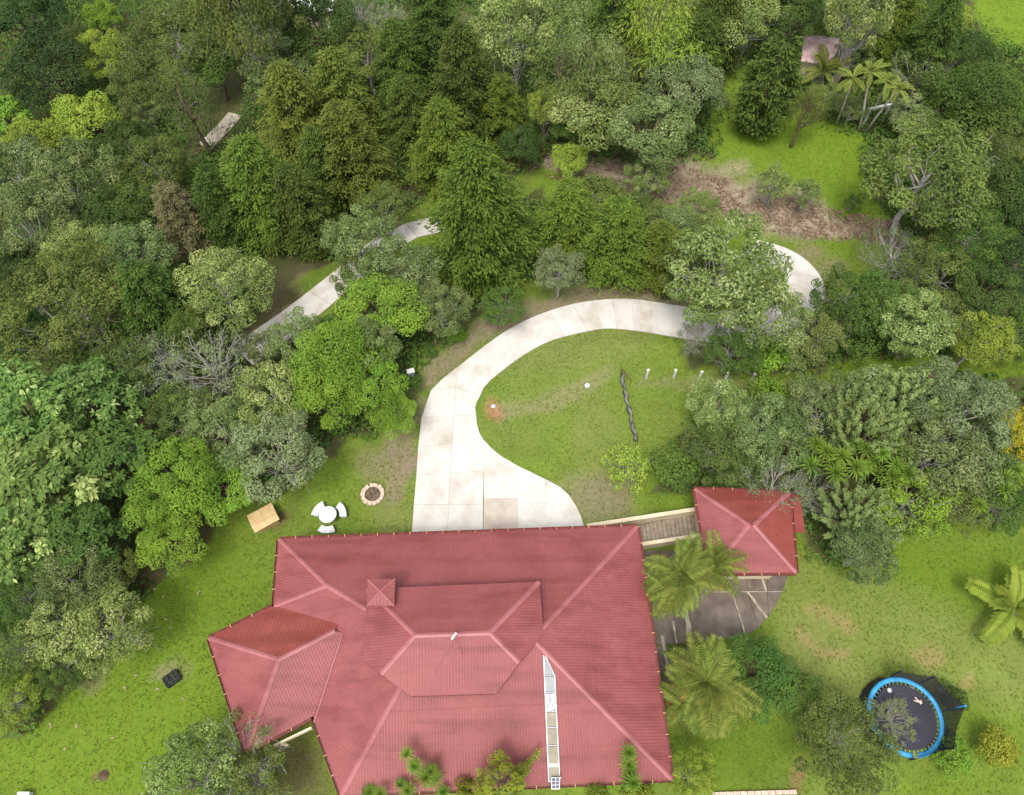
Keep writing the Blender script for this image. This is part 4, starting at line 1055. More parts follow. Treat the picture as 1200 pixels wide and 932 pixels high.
trees('''
838 480 30 airy pale | broadleaf_tree | pale twiggy tree on the slope above the pavilion, leftmost of the grove
845 530 34 airy olive | broadleaf_tree | olive twiggy tree above the pavilion's left half
795 548 24 shrub mid 1.0 | shrub | mid green bush on the slope left of the pavilion
865 555 28 fine mid | broadleaf_tree | green bush tree right behind the pavilion roof
735 548 28 sapling lime 1.0 | sapling | open light green sapling on the bare slope above the driveway end
898 505 42 fine sage | broadleaf_tree | sage tree above the pavilion with pale twigs
905 572 38 bare silver | bare_tree | silvery bare tree hanging over the pavilion's red roof
945 580 30 bare silver | bare_tree | silver-grey twiggy tree right of the pavilion roof corner
962 485 42 fine sage | broadleaf_tree | sage tree along the grass lane, left one of three
1020 470 40 fine sage | broadleaf_tree | sage tree along the grass lane, middle one of three
1128 478 50 fine silver | broadleaf_tree | silver sage tree, widest crown along the grass lane near the right edge
1010 500 40 plume plume 1.3 | plume_conifer | foxtail-branched conifer left of its twin in the middle of the grove
1062 472 42 plume plume 1.3 | plume_conifer | foxtail-branched conifer closest to the grass lane
1005 610 42 plume plume | plume_conifer | foxtail-branched conifer just right of the pavilion
1015 645 34 fine sage | broadleaf_tree | grey-green bush tree at the grove's lower tip over the lawn
1095 535 40 airy sage | broadleaf_tree | sage tree in the right middle of the grove
1150 550 36 fine sage | broadleaf_tree | sage tree below the widest silver crown
1070 588 38 airy bright | broadleaf_tree | vivid green leafy tree on the grove's lower edge
1120 590 28 airy olive | broadleaf_tree | olive tree with leaning stems at the grove's lower edge
1170 590 28 airy mid | broadleaf_tree | mid green tree at the right end of the grove's lower edge
1195 505 30 round yellow | flowering_tree | bright yellow tree cut by the right edge
1196 560 28 fine olive | broadleaf_tree | olive tree under the yellow one at the right edge
900 465 20 shrub bright | shrub | low bright bush on the slope near the path past the fence posts
890 792 36 lumpy mid | shrub | round green bush right of the largest feathery palm
930 815 28 fine mid | shrub | green bush linking the round bush and the trampoline tree
988 872 46 fine olive | broadleaf_tree | olive tree overlapping the trampoline's lower left
1046 842 24 bare pale | broadleaf_tree | pale upper twigs of a small tree reaching over the trampoline mat
1115 885 20 shrub bright | shrub | bright glossy bush just below the trampoline
1170 880 20 shrub yelgreen | shrub | yellow-green bush on the lawn at the lower right
1116 817 12 shrub dark | shrub | small dark bush behind the trampoline's netting
588 918 26 airy yelgreen 2.2 | shrub | yellow-green shrub with a long shoot in front of the south eave
440 930 14 shrub mid 3.4 | shrub | small dark bush at the bottom left corner of the roof
812 908 24 fine lime 1.5 | shrub | light green bush at the house's lower right corner
745 928 15 shrub yelgreen 3.2 | shrub | small lime shrub at the south eave beside the spiky plant
700 930 12 shrub lime 4 | shrub | little green shrub below the solar panel
547 922 13 shrub yelgreen 4 | shrub | little yellowish shrub left of the long-shooted one
''', 'trees and shrubs on the near side')

# ---------------------------------------------------------------- PALMS and rosettes: each large frond is its own part
def fan_mesh(r, L=1.15, seg=14, mt='palm'):
    """fan frond along +x: petiole, then a pleated blade with split drooping tips"""
    mb = MB(); pl = L * .75; mb.tube([(0, 0, 0), (pl * .5, 0, pl * .16), (pl, 0, pl * .16)], [.03, .022, .018], 4, False)
    c = np.array([pl, 0, pl * .16])
    for i in range(seg):
        a0 = -1.05 + 2.1 * i / seg; a1 = -1.05 + 2.1 * (i + 1) / seg; am = (a0 + a1) / 2; Rr = L * (1.12 - .22 * abs(am)) * r.uniform(.92, 1.05)
        def P(a, rr, z): return c + np.array([math.cos(a) * rr, math.sin(a) * rr, z])
        dr = L * (.10 + .06 * abs(am))
        mb.add([c, P(a0, Rr * .62, -dr * .5), P(am, Rr * .64, -dr * .4 + .06), P(a1, Rr * .62, -dr * .5), P(am, Rr * r.uniform(.9, 1.12), -dr * r.uniform(1.6, 4.2)), P(am, Rr, 0)], [(0, 1, 2), (0, 2, 3), (1, 4, 2), (2, 4, 3)])
    mb.v = [(v[0], v[1], v[2] - .34 * max(0, v[0] - pl) ** 1.6 + .10 * abs(v[1]) * (v[0] > pl)) for v in mb.v]
    me = mb.mesh('frond', PAL[mt]); at_ = me.attributes.new('tint', 'FLOAT', 'FACE'); at_.data.foreach_set('value', r.uniform(.25, .9, len(me.polygons)).astype(np.float32)); return me
def feather_mesh(r, L=2.2, n=26, w=.55, droop=.5, mt='coco', lw=.055):
    mb = MB(); k = 8; sp_ = [np.array([L * t, 0, L * (.45 * t - droop * 1.1 * t * t)]) for t in np.linspace(0, 1, k)]
    mb.tube(sp_, [.035 * (1 - .8 * t) for t in np.linspace(0, 1, k)], 4, False)
    for i in range(n):
        t = .12 + .86 * i / n; j = min(int(t * (k - 1)), k - 2); f = t * (k - 1) - j; p = sp_[j] * (1 - f) + sp_[j + 1] * f; wl = w * math.sin(math.pi * (.12 + .82 * t)) ** .7 * r.uniform(.85, 1.1)
        for s in (-1, 1):
            q = p + np.array([.45 * wl, s * wl * .85, -.25 * wl]); mid = p + np.array([.25 * wl, s * wl * .5, .03])
            mb.add([p, mid + np.array([lw, 0, 0]), q, mid - np.array([lw, 0, 0])], [(0, 1, 2, 3)])
    me = mb.mesh('frond', PAL[mt]); at_ = me.attributes.new('tint', 'FLOAT', 'FACE'); at_.data.foreach_set('value', r.uniform(.3, .95, len(me.polygons)).astype(np.float32)); return me
r_ = np.random.default_rng(5)
FAN = [fan_mesh(r_, 1.0) for _ in range(3)]; FANDRY = [fan_mesh(r_, 1.0, 14, 'palmdry') for _ in range(2)]
PALMF = [feather_mesh(r_, 1.75, 21, .60, .62 + .1 * i, 'palm', .05) for i in range(3)]
PALMDRY = [feather_mesh(r_, 1.6, 17, .5, .85, 'palmdry', .04) for _ in range(2)]
COCO = [feather_mesh(r_, 2.2, 24, .62, .5, 'coco', .095) for _ in range(2)]; ARECA = [feather_mesh(r_, 1.5, 18, .38, .62, 'palm') for _ in range(2)]
def put_palm(bx, by, cx, cy, name, label, meshes, nf, size, trunk_r, tilt=(.9, -.5), dry=0, bark='barkgrey', group=None, height=None, cat='palm'):
    """crown middle at pixel (cx,cy); trunk rooted at pixel (bx,by) of the ground"""
    base = Vector(G(bx, by)); z = height
    top = Vector(R(cx, cy, base.z + z)); o = empty(name, base, 0, label, cat, group)
    mb = MB(); d = top - base; mb.tube([(0, 0, -.3), tuple(d * .33 + Vector((0, 0, .1))), tuple(d * .66), tuple(d)], [trunk_r * 1.3, trunk_r, trunk_r * .9, trunk_r * .8], 8)
    mb.build('trunk', M[bark], o, True)
    for i in range(nf):
        t = i / nf; el = tilt[0] + (tilt[1] - tilt[0]) * t + random.uniform(-.4, .4); az = i * 2.3999 + random.uniform(-.45, .45)
        isd = i >= nf - dry
        link('frond', (FANDRY if isd and meshes is FAN else PALMDRY if isd else meshes)[i % 2 if isd or len(meshes) < 3 else i % 3], o, tuple(d), (random.uniform(-.5, .5) if meshes is PALMF else random.uniform(-.2, .2), -el, az), tuple([size * random.uniform(.78, 1.2)] * 3))
    return o
put_palm(806, 700, 800, 676, 'feather_palm', 'feathery palm over the walkway between the house and the pavilion', PALMF, 28, 1.15, .13, (1.2, -.7), 6, height=3.6, group='palms by the house')
put_palm(838, 688, 838, 662, 'feather_palm', 'smaller feathery palm close to the pavilion roof, touching its left eave', PALMF, 18, .95, .11, (1.2, -.5), 4, height=3.3, group='palms by the house')
put_palm(780, 712, 782, 690, 'feather_palm', 'feathery palm leaning against the house roof edge above the dark strip', PALMF, 16, .95, .1, (1.1, -.6), 4, height=3.0, group='palms by the house')
put_palm(826, 818, 826, 800, 'feather_palm', 'largest feathery palm with dry orange fronds right of the house', PALMF, 34, 1.3, .16, (1.3, -.8), 9, height=3.4, group='palms by the house')
put_palm(852, 824, 856, 812, 'feather_palm', 'short feathery palm tucked under the right side of the largest feathery palm', PALMF, 14, .85, .1, (1.0, -.6), 2, height=2.3, group='palms by the house')
put_palm(796, 838, 800, 824, 'feather_palm', 'short feathery palm between the largest feathery palm and the house roof edge', PALMF, 13, .8, .1, (1.0, -.6), 2, height=2.6, group='palms by the house')
put_palm(1190, 722, 1188, 714, 'coconut_palm', 'young yellow-green coconut palm at the right edge of the lawn', COCO, 11, 1.12, .12, (1.1, .0), height=1.1)
put_palm(1200, 690, 1198, 682, 'feather_palm', 'small dark feathery palm at the right edge just above the coconut palm', ARECA, 9, .7, .06, (1.0, 0), height=.6)
for bx, by, cx, cy, lb in ((980, 146, 1000, 92, 'leftmost thin palm with a white trunk in front of the pink roofed shed'), (1007, 154, 1020, 84, 'thin white-trunked palm standing second from the left, nearly upright'),
                           (1019, 138, 1040, 96, 'thin white-trunked palm behind the most leaning one'), (1014, 155, 1052, 104, 'most leaning of the four thin palms, its crown far to the right')):
    put_palm(bx, by, cx, cy, 'thin_palm', lb, ARECA, 11, .82, .085, (1.0, -.7), 0, 'barkwhite', 'thin palms by the far clearing', height=5.2 if cx > 1030 else 5.6)
put_palm(963, 105, 965, 84, 'feather_palm', 'low dark palm hiding the foot of the pink roofed shed', ARECA, 14, 1.3, .1, (1.1, -.2), height=1.8)
def rosette_mesh(r, n=44, L=.55):
    mb = MB()
    for i in range(n):
        a_ = i * 2.4; el = 1.35 - 1.75 * (i / n) ; l_ = L * r.uniform(.8, 1.15); d = np.array([math.cos(a_) * math.cos(el), math.sin(a_) * math.cos(el), math.sin(el)]); s_ = np.array([-math.sin(a_), math.cos(a_), 0]) * .028
        m_ = d * l_ * .55 + np.array([0, 0, .03]); e = d * l_ + np.array([0, 0, -.12 * l_])
        mb.add([s_ * .5, -s_ * .5, m_ - s_, e, m_ + s_], [(0, 1, 2, 4), (4, 2, 3)])
    me = mb.mesh('leaf_rosette', PAL['spiky']); at_ = me.attributes.new('tint', 'FLOAT', 'FACE'); at_.data.foreach_set('value', r.uniform(.2, 1, len(me.polygons)).astype(np.float32)); return me
ROS = [rosette_mesh(r_) for _ in range(2)]
def spiky(label, heads, size=1.0, h=3.5, name='dracaena'):
    hx = sum(q[0] for q in heads) / len(heads); hy = sum(q[1] for q in heads) / len(heads)
    bx, by, _, _ = at(hx, hy, h * .8); base = Vector((bx, by, float(terrain(bx, by)))); o = empty(name, base, 0, label, 'plant', 'spiky rosette plants')
    mb = MB()
    for (x, y) in heads:
        hz = h * random.uniform(.85, 1.1); p = Vector(R(x, y, base.z + hz)) - base
        mb.tube([(random.uniform(-.1, .1), random.uniform(-.1, .1), -.2), tuple(Vector((p.x * .6, p.y * .6, p.z * .45))), tuple(p)], [.07, .045, .03], 5)
        link('leaf_rosette', ROS[random.randint(0, 1)], o, tuple(p), (random.uniform(-.2, .2), random.uniform(-.2, .2), random.uniform(0, 6)), tuple([size * random.uniform(.85, 1.2)] * 3))
    mb.build('stem', M['bark'], o, True)
spiky('spiky dracaena with two big heads above the silver twigs of the grove', [(957, 522), (950, 546), (968, 530)], 1.5, 4.5)
spiky('spiky dracaena at the grove centre left of the foxtail conifer foot', [(980, 555), (986, 535), (1003, 548), (975, 543)], 1.4, 4.3)
spiky('spiky dracaena with many heads in the very middle of the grove', [(1014, 528), (1003, 522), (1031, 506), (1025, 540), (1014, 548), (1034, 532)], 1.2, 4.5)
spiky('spiky dracaena right of the grove centre', [(1055, 522), (1062, 534), (1050, 545), (1045, 558), (1064, 556)], 1.2, 4.4)
spiky('spiky dracaena near the right edge of the grove', [(1175, 560), (1188, 565), (1178, 575), (1192, 552), (1147, 592)], 1.3, 3.8)
spiky('slim two-headed spiky plant standing over the south eave, left', [(477, 884), (486, 898)], .9, 4.6)
spiky('bushy spiky plant over the south eave beside the slim two-headed one', [(505, 904), (499, 912), (508, 912), (503, 906)], 1.0, 4.2)
spiky('low row of spiky heads at the bottom edge under the south eave', [(434, 928), (446, 930), (478, 926), (520, 928), (470, 920)], .9, 3.6)
spiky('single spiky plant over the eave near the lower right roof corner', [(737, 882), (737, 896), (738, 906), (736, 915), (742, 918)], .95, 4.3)

# long flowering shoot of the yellow-green shrub
mb = MB(); a_ = Vector(G(596, 925, 3.3)); b_ = Vector(G(631, 881, 4.4)); mb.tube([a_, (a_ + b_) / 2 + Vector((0, 0, .15)), b_], [.03, .02, .01], 5)
sh = empty('flower_shoot', a_, 0, 'long yellowish leafy shoot slanting over the roof by the skylight', 'branch'); mb.v = [tuple(Vector(v) - a_) for v in mb.v]; mb.build('stem', M['bark'], sh)
F_ = Fol(); t = r_.uniform(.1, 1, 260)[:, None]; dv = np.array(b_ - a_)[None]; p = dv * t + r_.normal(0, .06, (260, 3)); F_.add(leaves(p, np.repeat([[0, 0, 1.]], 260, 0) + r_.normal(0, .5, (260, 3)), .17, .4, r_, .5), .7 + r_.normal(0, .2, 260))
link('leaves', F_.mesh('leaves', PAL['lime']), sh)

# ---------------------------------------------------------------- GROUND COVER (uncountable): undergrowth in the woods, grass tufts on the lawns
def road_mask(x, y, grow=0):
    k = np.zeros(x.shape, bool)
    for p in SLABPOLY: k |= inpoly(x, y, p)
    for dx, dy in ((grow, 0), (-grow, 0), (0, grow), (0, -grow)) if grow else ():
        for p in SLABPOLY: k |= inpoly(x + dx, y + dy, p)
    return k
ra = np.random.default_rng(99)
N = 26000; x = ra.uniform(-66, 70, N); y = ra.uniform(-6, 90, N); z = terrain(x, y); px, py = proj(x, y, z)
k = (woods_mask(px, py) | ((py < 0) & ~inpoly(px, py, [(1100, -200), (1300, -200), (1300, 60), (1100, 60)])) | ((px < -30) & (py < 900)) | ((px > 1230) & (py < 600) & (py > 40))) & ~road_mask(x, y, .7)
k &= ~((np.hypot((px - 265) / 34, (py - 110) / 34)) < 1) & ~((np.hypot((px - 340) / 60, (py - 330) / 34)) < 1)
x, y, z = x[k][:8500], y[k][:8500], z[k][:8500]
per = 44; c = np.repeat(np.stack([x, y, z], 1), per, 0); u = unit(ra.normal(0, 1, c.shape)); u[:, 2] = np.abs(u[:, 2]); rr = np.repeat(ra.uniform(.4, 1.0, len(x)) * (1 + .9 * (ss(38, 55, y) + ss(-24, -34, x))), per)[:, None]
F_ = Fol(); F_.add(leaves(c + u * rr * [1, 1, .8], u + [0, 0, .7], .28, .6, ra), np.repeat(ra.normal(.45, .2, len(x)), per) + ra.normal(0, .2, len(c)))
tag(link('undergrowth', F_.mesh('undergrowth', PAL['mid'])), 'low leafy undergrowth covering the woodland floor', 'undergrowth', kind='stuff')
N = 150000; x = ra.uniform(-40, 50, N); y = ra.uniform(-4, 66, N)
dens = vnoise(x, y, 1.6, 41) * .6 + vnoise(x, y, .6, 42) * .4
z = terrain(x, y); px, py = proj(x, y, z)
k = (dens > .30) & ~woods_mask(px, py) & (px > -60) & (px < 1260) & (py > -20) & (py < 990) & ~road_mask(x, y)
hs_ = [(p[0], p[1]) for p in hp]; k &= ~inpoly(x, y, hs_) & ~inpoly(x, y, [(p[0], p[1]) for p in wing4]) & ~inpoly(x, y, [(p[0], p[1]) for p in pp]) & ~inpoly(px, py, [(735, 605), (830, 590), (830, 660), (740, 660)])
bk = inpoly(px, py, [(620, 180), (780, 190), (900, 225), (1060, 265), (1060, 292), (940, 280), (860, 262), (740, 228), (620, 205)])
x, y, z, bk = x[k][:95000], y[k][:95000], z[k][:95000], bk[k][:95000]
def blades(x, y, z, h, wd, r, per=2):
    c = np.repeat(np.stack([x, y, z], 1), per, 0); n_ = len(c); a_ = r.uniform(0, 6.28, n_); out = np.stack([np.cos(a_), np.sin(a_), np.zeros(n_)], 1); s_ = np.stack([-np.sin(a_), np.cos(a_), np.zeros(n_)], 1) * wd
    hh2 = h * r.uniform(.5, 1.3, (n_, 1)); up_ = np.array([[0, 0, 1.]])
    v = np.stack([c - s_ * .5, c + s_ * .5, c + out * hh2 * .5 + up_ * hh2 * .75 + s_ * .4, c + out * hh2 * 1.05 + up_ * hh2 * .8 - s_ * .1], 1); return v.reshape(-1, 3)
PAL['grass'] = leafmat('grass_blades', (.230, .310, .050), (.150, .215, .028), var=0, trans=.55)
g = ~bk; F_ = Fol(); tn = vnoise(x[g], y[g], 2.2, 44) * .8
F_.add(blades(x[g], y[g], z[g], .085, .045, ra), np.repeat(tn, 2) + ra.normal(.08, .18, 2 * g.sum()))
tag(link('grass', F_.mesh('grass', PAL['grass'])), 'short uneven lawn grass around the house and driveway', 'grass', kind='stuff')
F_ = Fol(); xx, yy, zz = x[bk], y[bk], z[bk]
F_.add(blades(xx, yy, zz, .22, .05, ra, 5), ra.uniform(0, 1, 5 * len(xx)))
tag(link('dry_mulch', F_.mesh('dry_mulch', PAL['straw'])), 'dry cut grass and straw covering the bank below the far clearing', 'mulch', kind='stuff')
put_tree(276, 890, 48, 'bare', 'pale', 'bare_tree', 'leafless grey branches rising in front of the wing corner at the bottom left', 'trees on the left side', 1.2)
# ---------------------------------------------------------------- SMALL THINGS
# wooden kennel-like box on the left lawn
b0 = G(313, 612); kx = empty('wooden_hutch', b0, math.radians(32), 'tan plywood hutch with a low pitched roof on the left lawn', 'hutch')
for sx, sy, wd, dp in ((0, -.42, 1.30, .05), (0, .42, 1.30, .05), (-.63, 0, .05, .80), (.63, 0, .05, .80)):
    mb = MB(); mb.box((sx, sy, .38), (wd, dp, .76)); mb.build('side_panel', M['plyedge'], kx)
for (y0, z0, y1, z1) in ((-.28, .98, .62, .80), (-.62, .80, -.29, .975)):
    for hf in ((-.78, -.003), (.003, .78)):
        mb = MB(); mb.prism([(hf[0], y0, z0), (hf[1], y0, z0), (hf[1], y1, z1), (hf[0], y1, z1)], .03); mb.build('roof_panel', M['ply'], kx)
mb = MB(); mb.box((.70, -.30, .5), (.10, .14, .14)); mb.build('latch_block', M['ply'], kx)
# white stone table and three curved benches
tb_ = G(387, 608); tt = empty('round_table', tb_, 0, 'round white stone garden table between three curved benches', 'table')
mb = MB(); mb.lathe((0, 0, 0), [(0, .76), (.50, .76), (.53, .74), (.53, .69), (.48, .67), (0, .67)], 28); mb.build('table_top', M['whitestone'], tt)
mb = MB(); mb.lathe((0, 0, 0), [(0, .0), (.24, 0), (.2, .1), (.13, .35), (.2, .66), (0, .66)], 16); mb.build('pedestal', M['whitestone'], tt)
for ang, lb in ((147, 'curved white stone bench on the upper left of the round table, toward the wooden hutch'), (28, 'curved white stone bench on the right of the round table, toward the fire pit'), (268, 'curved white stone bench closest to the red roof, below the round table')):
    o_ = empty('curved_bench', tb_, math.radians(ang), lb, 'bench', 'curved benches round the garden table')
    def arc(mb, r0, r1, a0, a1, z0, z1, k=10):
        top = [(r0 * math.cos(a), r0 * math.sin(a), z1) for a in np.linspace(a0, a1, k)]; to2 = [(r1 * math.cos(a), r1 * math.sin(a), z1) for a in np.linspace(a0, a1, k)]
        for i in range(k - 1): mb.prism([top[i], to2[i], to2[i + 1], top[i + 1]], z1 - z0)
    mb = MB(); arc(mb, .64, 1.06, -.52, .52, .38, .46); mb.build('seat', M['whitestone'], o_)
    for a in (-.36, .36):
        mb = MB(); mb.box((.84 * math.cos(a), .84 * math.sin(a), .19), (.30, .12, .38), a); mb.build('leg', M['whitestone'], o_)
# ring of stones
fb = G(437, 580); fp = empty('fire_pit', fb, 0, 'round fire pit ringed with pinkish stones on the lawn left of the driveway', 'fire pit')
for i in range(14):
    a = 2 * math.pi * i / 14 + random.uniform(-.04, .04); mb = MB(); mb.box((0, 0, 0), (.24 + random.uniform(-.03, .04), .265, .2 + random.uniform(-.03, .04)), a)
    o_ = mb.build('stone', M['stone'], fp, loc=(.60 * math.cos(a), .60 * math.sin(a), .09), bevel=.035); o_.rotation_euler = (random.uniform(-.1, .1), random.uniform(-.1, .1), 0)
mb = MB(); mb.lathe((0, 0, .0), [(0, .05), (.2, .07), (.42, .04), (.56, .02)], 20); mb.build('ash_bed', M['ash'], fp)
for i in range(5):
    a = random.uniform(0, 6.28); mb = MB(); p = Vector((random.uniform(-.2, .2), random.uniform(-.2, .2), .08)); q = p + Vector((math.cos(a) * .25, math.sin(a) * .25, .03)); mb.tube([p, q], [.03, .02], 6); mb.build('charred_stick', M['bark'], fp)
# black crate on the left lawn
cb = G(203, 796); cr = empty('black_crate', cb, math.radians(40), 'shallow black plastic crate holding leaves on the left lawn', 'crate')
for sx, sy, wd, dp in ((0, -.3, .76, .03), (0, .3, .76, .03), (-.38, 0, .03, .6), (.38, 0, .03, .6)):
    mb = MB(); mb.box((sx, sy, .15), (wd, dp, .3)); mb.build('side_panel', M['black'], cr)
mb = MB(); mb.box((0, 0, .04), (.74, .58, .03))
for i in range(5): mb.box((-.3 + .15 * i, 0, .27), (.04, .6, .03))
for i in range(3): mb.box((0, -.18 + .18 * i, .268), (.76, .035, .026))
mb.build('grating', M['black'], cr)
F_ = Fol(); F_.add(leaves(ra.uniform(-.28, .28, (40, 3)) * [1, 1, 0] + [.05, .05, .2], np.repeat([[0, 0, 1.]], 40, 0), .16, .5, ra), ra.uniform(0, 1, 40)); link('leaf_litter', F_.mesh('leaf_litter', PAL['olive']), cr)
mb = MB(); mb.lathe((0, 0, -.02), [(.0, .16), (.12, .13), (.22, .05), (.32, 0)], 10); o_ = mb.build('soil_mound', M['soil'], loc=G(122, 909), smooth=True); tag(o_, 'small heap of bare soil on the left lawn', 'mound')
mb = MB(); mb.box((0, 0, .2), (.55, .4, .4)); w0 = mb.build('white_bin', M['white'], loc=G(32, 934), bevel=.02); tag(w0, 'small white box at the bottom edge of the left lawn', 'box'); mb = MB(); mb.box((0, 0, .42), (.6, .44, .05)); mb.build('lid', M['white'], w0)
F_ = Fol(); fx = [G(*p, .03) for p in ((182, 691), (190, 701), (233, 694), (193, 725), (198, 737), (144, 806), (88, 851), (78, 876), (60, 850), (183, 807), (232, 655), (215, 820), (100, 700), (160, 790), (130, 866))]
F_.add(leaves(np.repeat(np.array(fx), 2, 0), np.repeat([[0, 0, 1.]], 30, 0), .15, .7, ra, .2), np.full(30, .9)); tag(link('fallen_leaves', F_.mesh('fallen_leaves', PAL['straw'])), 'scattered pale fallen leaves on the left lawn', 'leaves', kind='stuff')
# utility box by the bright bush
ub = G(483, 443); u_ = empty('utility_box', ub, .3, 'pale grey metal box on a short post between the bright bushes and the driveway', 'utility box')
mb = MB(); mb.box((0, 0, .62), (.42, .26, .5)); mb.build('cabinet', M['steel'], u_, bevel=.02); mb = MB(); mb.box((0, 0, .89), (.50, .34, .04)); mb.build('cover', M['white'], u_); mb = MB(); mb.box((0, 0, .19), (.12, .12, .4)); mb.build('post', M['steel'], u_)
# fence posts on the slope
plb = ['first white fence post from the left, nearest the slumped netting', 'second white fence post from the left, standing in open grass', 'third white fence post, middle of the row of five', 'fourth white fence post, shaded by the trees behind', 'last white fence post on the right, beside the brown path']
for (x, y), lb in zip(((757, 443), (789, 443), (818, 445), (849, 446), (880, 447)), plb):
    p_ = empty('fence_post', G(x, y), random.uniform(-.2, .2), lb, 'post', 'white fence posts on the slope'); p_.rotation_euler = (random.uniform(-.05, .05), random.uniform(-.02, .1), .1)
    mb = MB(); mb.box((0, 0, .42), (.13, .13, .95)); mb.build('shaft', M['post'], p_); mb = MB(); mb.box((0, 0, .93), (.16, .16, .07)); mb.build('post_cap', M['white'], p_)
# slumped netting with its sticks
nb_ = Vector(G(736, 478)); ne = empty('slumped_netting', nb_, 0, 'strip of slumped grey netting lying on sticks down the grass slope', 'netting')
pts = [(728, 440), (731, 455), (734, 470), (738, 484), (741, 500), (745, 518)]; k = 26; L_ = []; q = [Vector(G(*p)) - nb_ for p in pts]
vs = []
for i in range(k):
    t = i / (k - 1) * (len(q) - 1); j = min(int(t), len(q) - 2); p = q[j].lerp(q[j + 1], t - j); wv = .12 * math.sin(i * 1.7)
    wd = .07 + .09 * abs(math.sin(i * .55))
    vs += [p + Vector((-wd + wv * .4, 0, .04)), p + Vector((wv * .5, .02, .38 + .12 * math.sin(i * .9))), p + Vector((wd + wv * .3, 0, .05))]
mb = MB(); mb.add(vs, [f for i in range(k - 1) for f in ((3 * i, 3 * i + 3, 3 * i + 4, 3 * i + 1), (3 * i + 1, 3 * i + 4, 3 * i + 5, 3 * i + 2))])
fo = mb.build('fabric', M['greyfab'], ne, True); sm = fo.modifiers.new('thickness', 'SOLIDIFY'); sm.thickness = .02
for p in q[::1]: mb = MB(); mb.tube([p + Vector((0, 0, -.1)), p + Vector((random.uniform(-.1, .1), .05, .7))], [.035, .03], 6); mb.build('stick', M['bark'], ne)
mb = MB(); a = Vector(G(728, 437)) - nb_; c_ = Vector(G(740, 447)) - nb_; mb.tube([a + Vector((0, 0, .5)), c_ + Vector((0, 0, .05))], [.05, .04], 6); mb.build('brace', M['bark'], ne)
# rocks
def rock(px, py, s, label, mt='rock', group=None):
    import bmesh
    bm = bmesh.new(); bmesh.ops.create_icosphere(bm, subdivisions=2, radius=s)
    for v in bm.verts: v.co *= 1 + random.uniform(-.16, .16); v.co.z *= .6
    me = bpy.data.meshes.new('rock'); bm.to_mesh(me); bm.free(); me.materials.append(M[mt]); o_ = link('rock', me, loc=G(px, py, s * .2)); return tag(o_, label, 'rock', group)
rock(152, 524, .75, 'larger of two pale boulders showing between the large-leaved tree and the sage tree'); rock(170, 512, .45, 'smaller pale boulder right of the larger boulder in the left wood')
rock(1093, 438, .5, 'dark boulder on the grass lane beside the sage trees', 'ash'); rock(688, 452, .18, 'small white stone on the lawn inside the driveway curve', 'whitestone'); rock(578, 476, .15, 'tiny white stone on the red earth patch', 'whitestone')
rock(1104, 808, .01 + .16, 'small white stone beside the dark bush behind the trampoline', 'whitestone')
# pole lying in the dark corner of the house, and kerb at the bottom edge
mb = MB(); a, c_ = Vector(G(322, 880, .6)), Vector(G(336, 907, .08)); mb.tube([a, c_], [.06, .05], 8); tag(mb.build('fallen_pole', M['steel']), 'grey pole leaning in the dark corner between the wing and the main roof', 'pole')
kb = empty('garden_kerb', G(880, 930), 0, 'pinkish brick kerb along the bottom edge of the right lawn', 'kerb')
for i in range(12):
    p = Vector(G(838 + 8.2 * i, 931 - .25 * i)) - kb.location; mb = MB(); mb.box((p.x, p.y, .06), (.34, .2, .2)); mb.build('kerb_stone', M['stone'], kb, bevel=.015)
# far shed with the pink roof, white frame, and white roof at the top edge
def shed(px, py, wx_, dy_, hz, rz, label, rmat, name='shed'):
    b_ = G(px, py); s_ = empty(name, b_, rz, label, 'shed'); h2 = hz
    for sx, sy, wd, dp in ((0, -dy_ / 2, wx_, .12), (0, dy_ / 2, wx_, .12), (-wx_ / 2, 0, .12, dy_ - .12), (wx_ / 2, 0, .12, dy_ - .12)):
        mb = MB(); mb.box((sx, sy, h2 / 2), (wd, dp, h2)); mb.build('wall', M['cream'], s_)
    P0 = np.array([-wx_ / 2 - .3, -dy_ / 2 - .4]); 
    q3 = [(-wx_ / 2 - .3, -dy_ / 2 - .4, h2 + .05), (wx_ / 2 + .3, -dy_ / 2 - .4, h2 + .05), (wx_ / 2 + .3, dy_ / 2 + .4, h2 + .05 + (dy_ + .8) * .22), (-wx_ / 2 - .3, dy_ / 2 + .4, h2 + .05 + (dy_ + .8) * .22)]
    link('roof', roof_slope_mesh(q3, np.array([1., 0]), np.array([0, 1.]), P0, .22, .3, 'roof', 2.0, M[rmat]), s_)
    mb = MB(); mb.box((wx_ * .2, -dy_ / 2 - .07, 1.0), (.9, .05, 2.0)); mb.build('door', M['bark'], s_)
    return s_
shed(957, 88, 3.4, 2.0, 2.0, math.radians(-12), 'small shed with a faded pink metal roof behind the far clearing', 'pinkroof')
shed(372, 24, 4.0, 3.0, 2.2, 0, 'white roofed shed half hidden by trees at the top edge', 'white')
fr = empty('garden_gateway', G(1022, 145), .3, 'small white wooden gateway in the shade behind the thin palms', 'gateway')
for sx in (-1, 1): mb = MB(); mb.box((sx * .9, 0, .8), (.14, .14, 1.6)); mb.build('upright', M['white'], fr)
mb = MB(); mb.box((0, 0, 1.68), (2.3, .16, .14)); mb.build('crossbar', M['white'], fr)
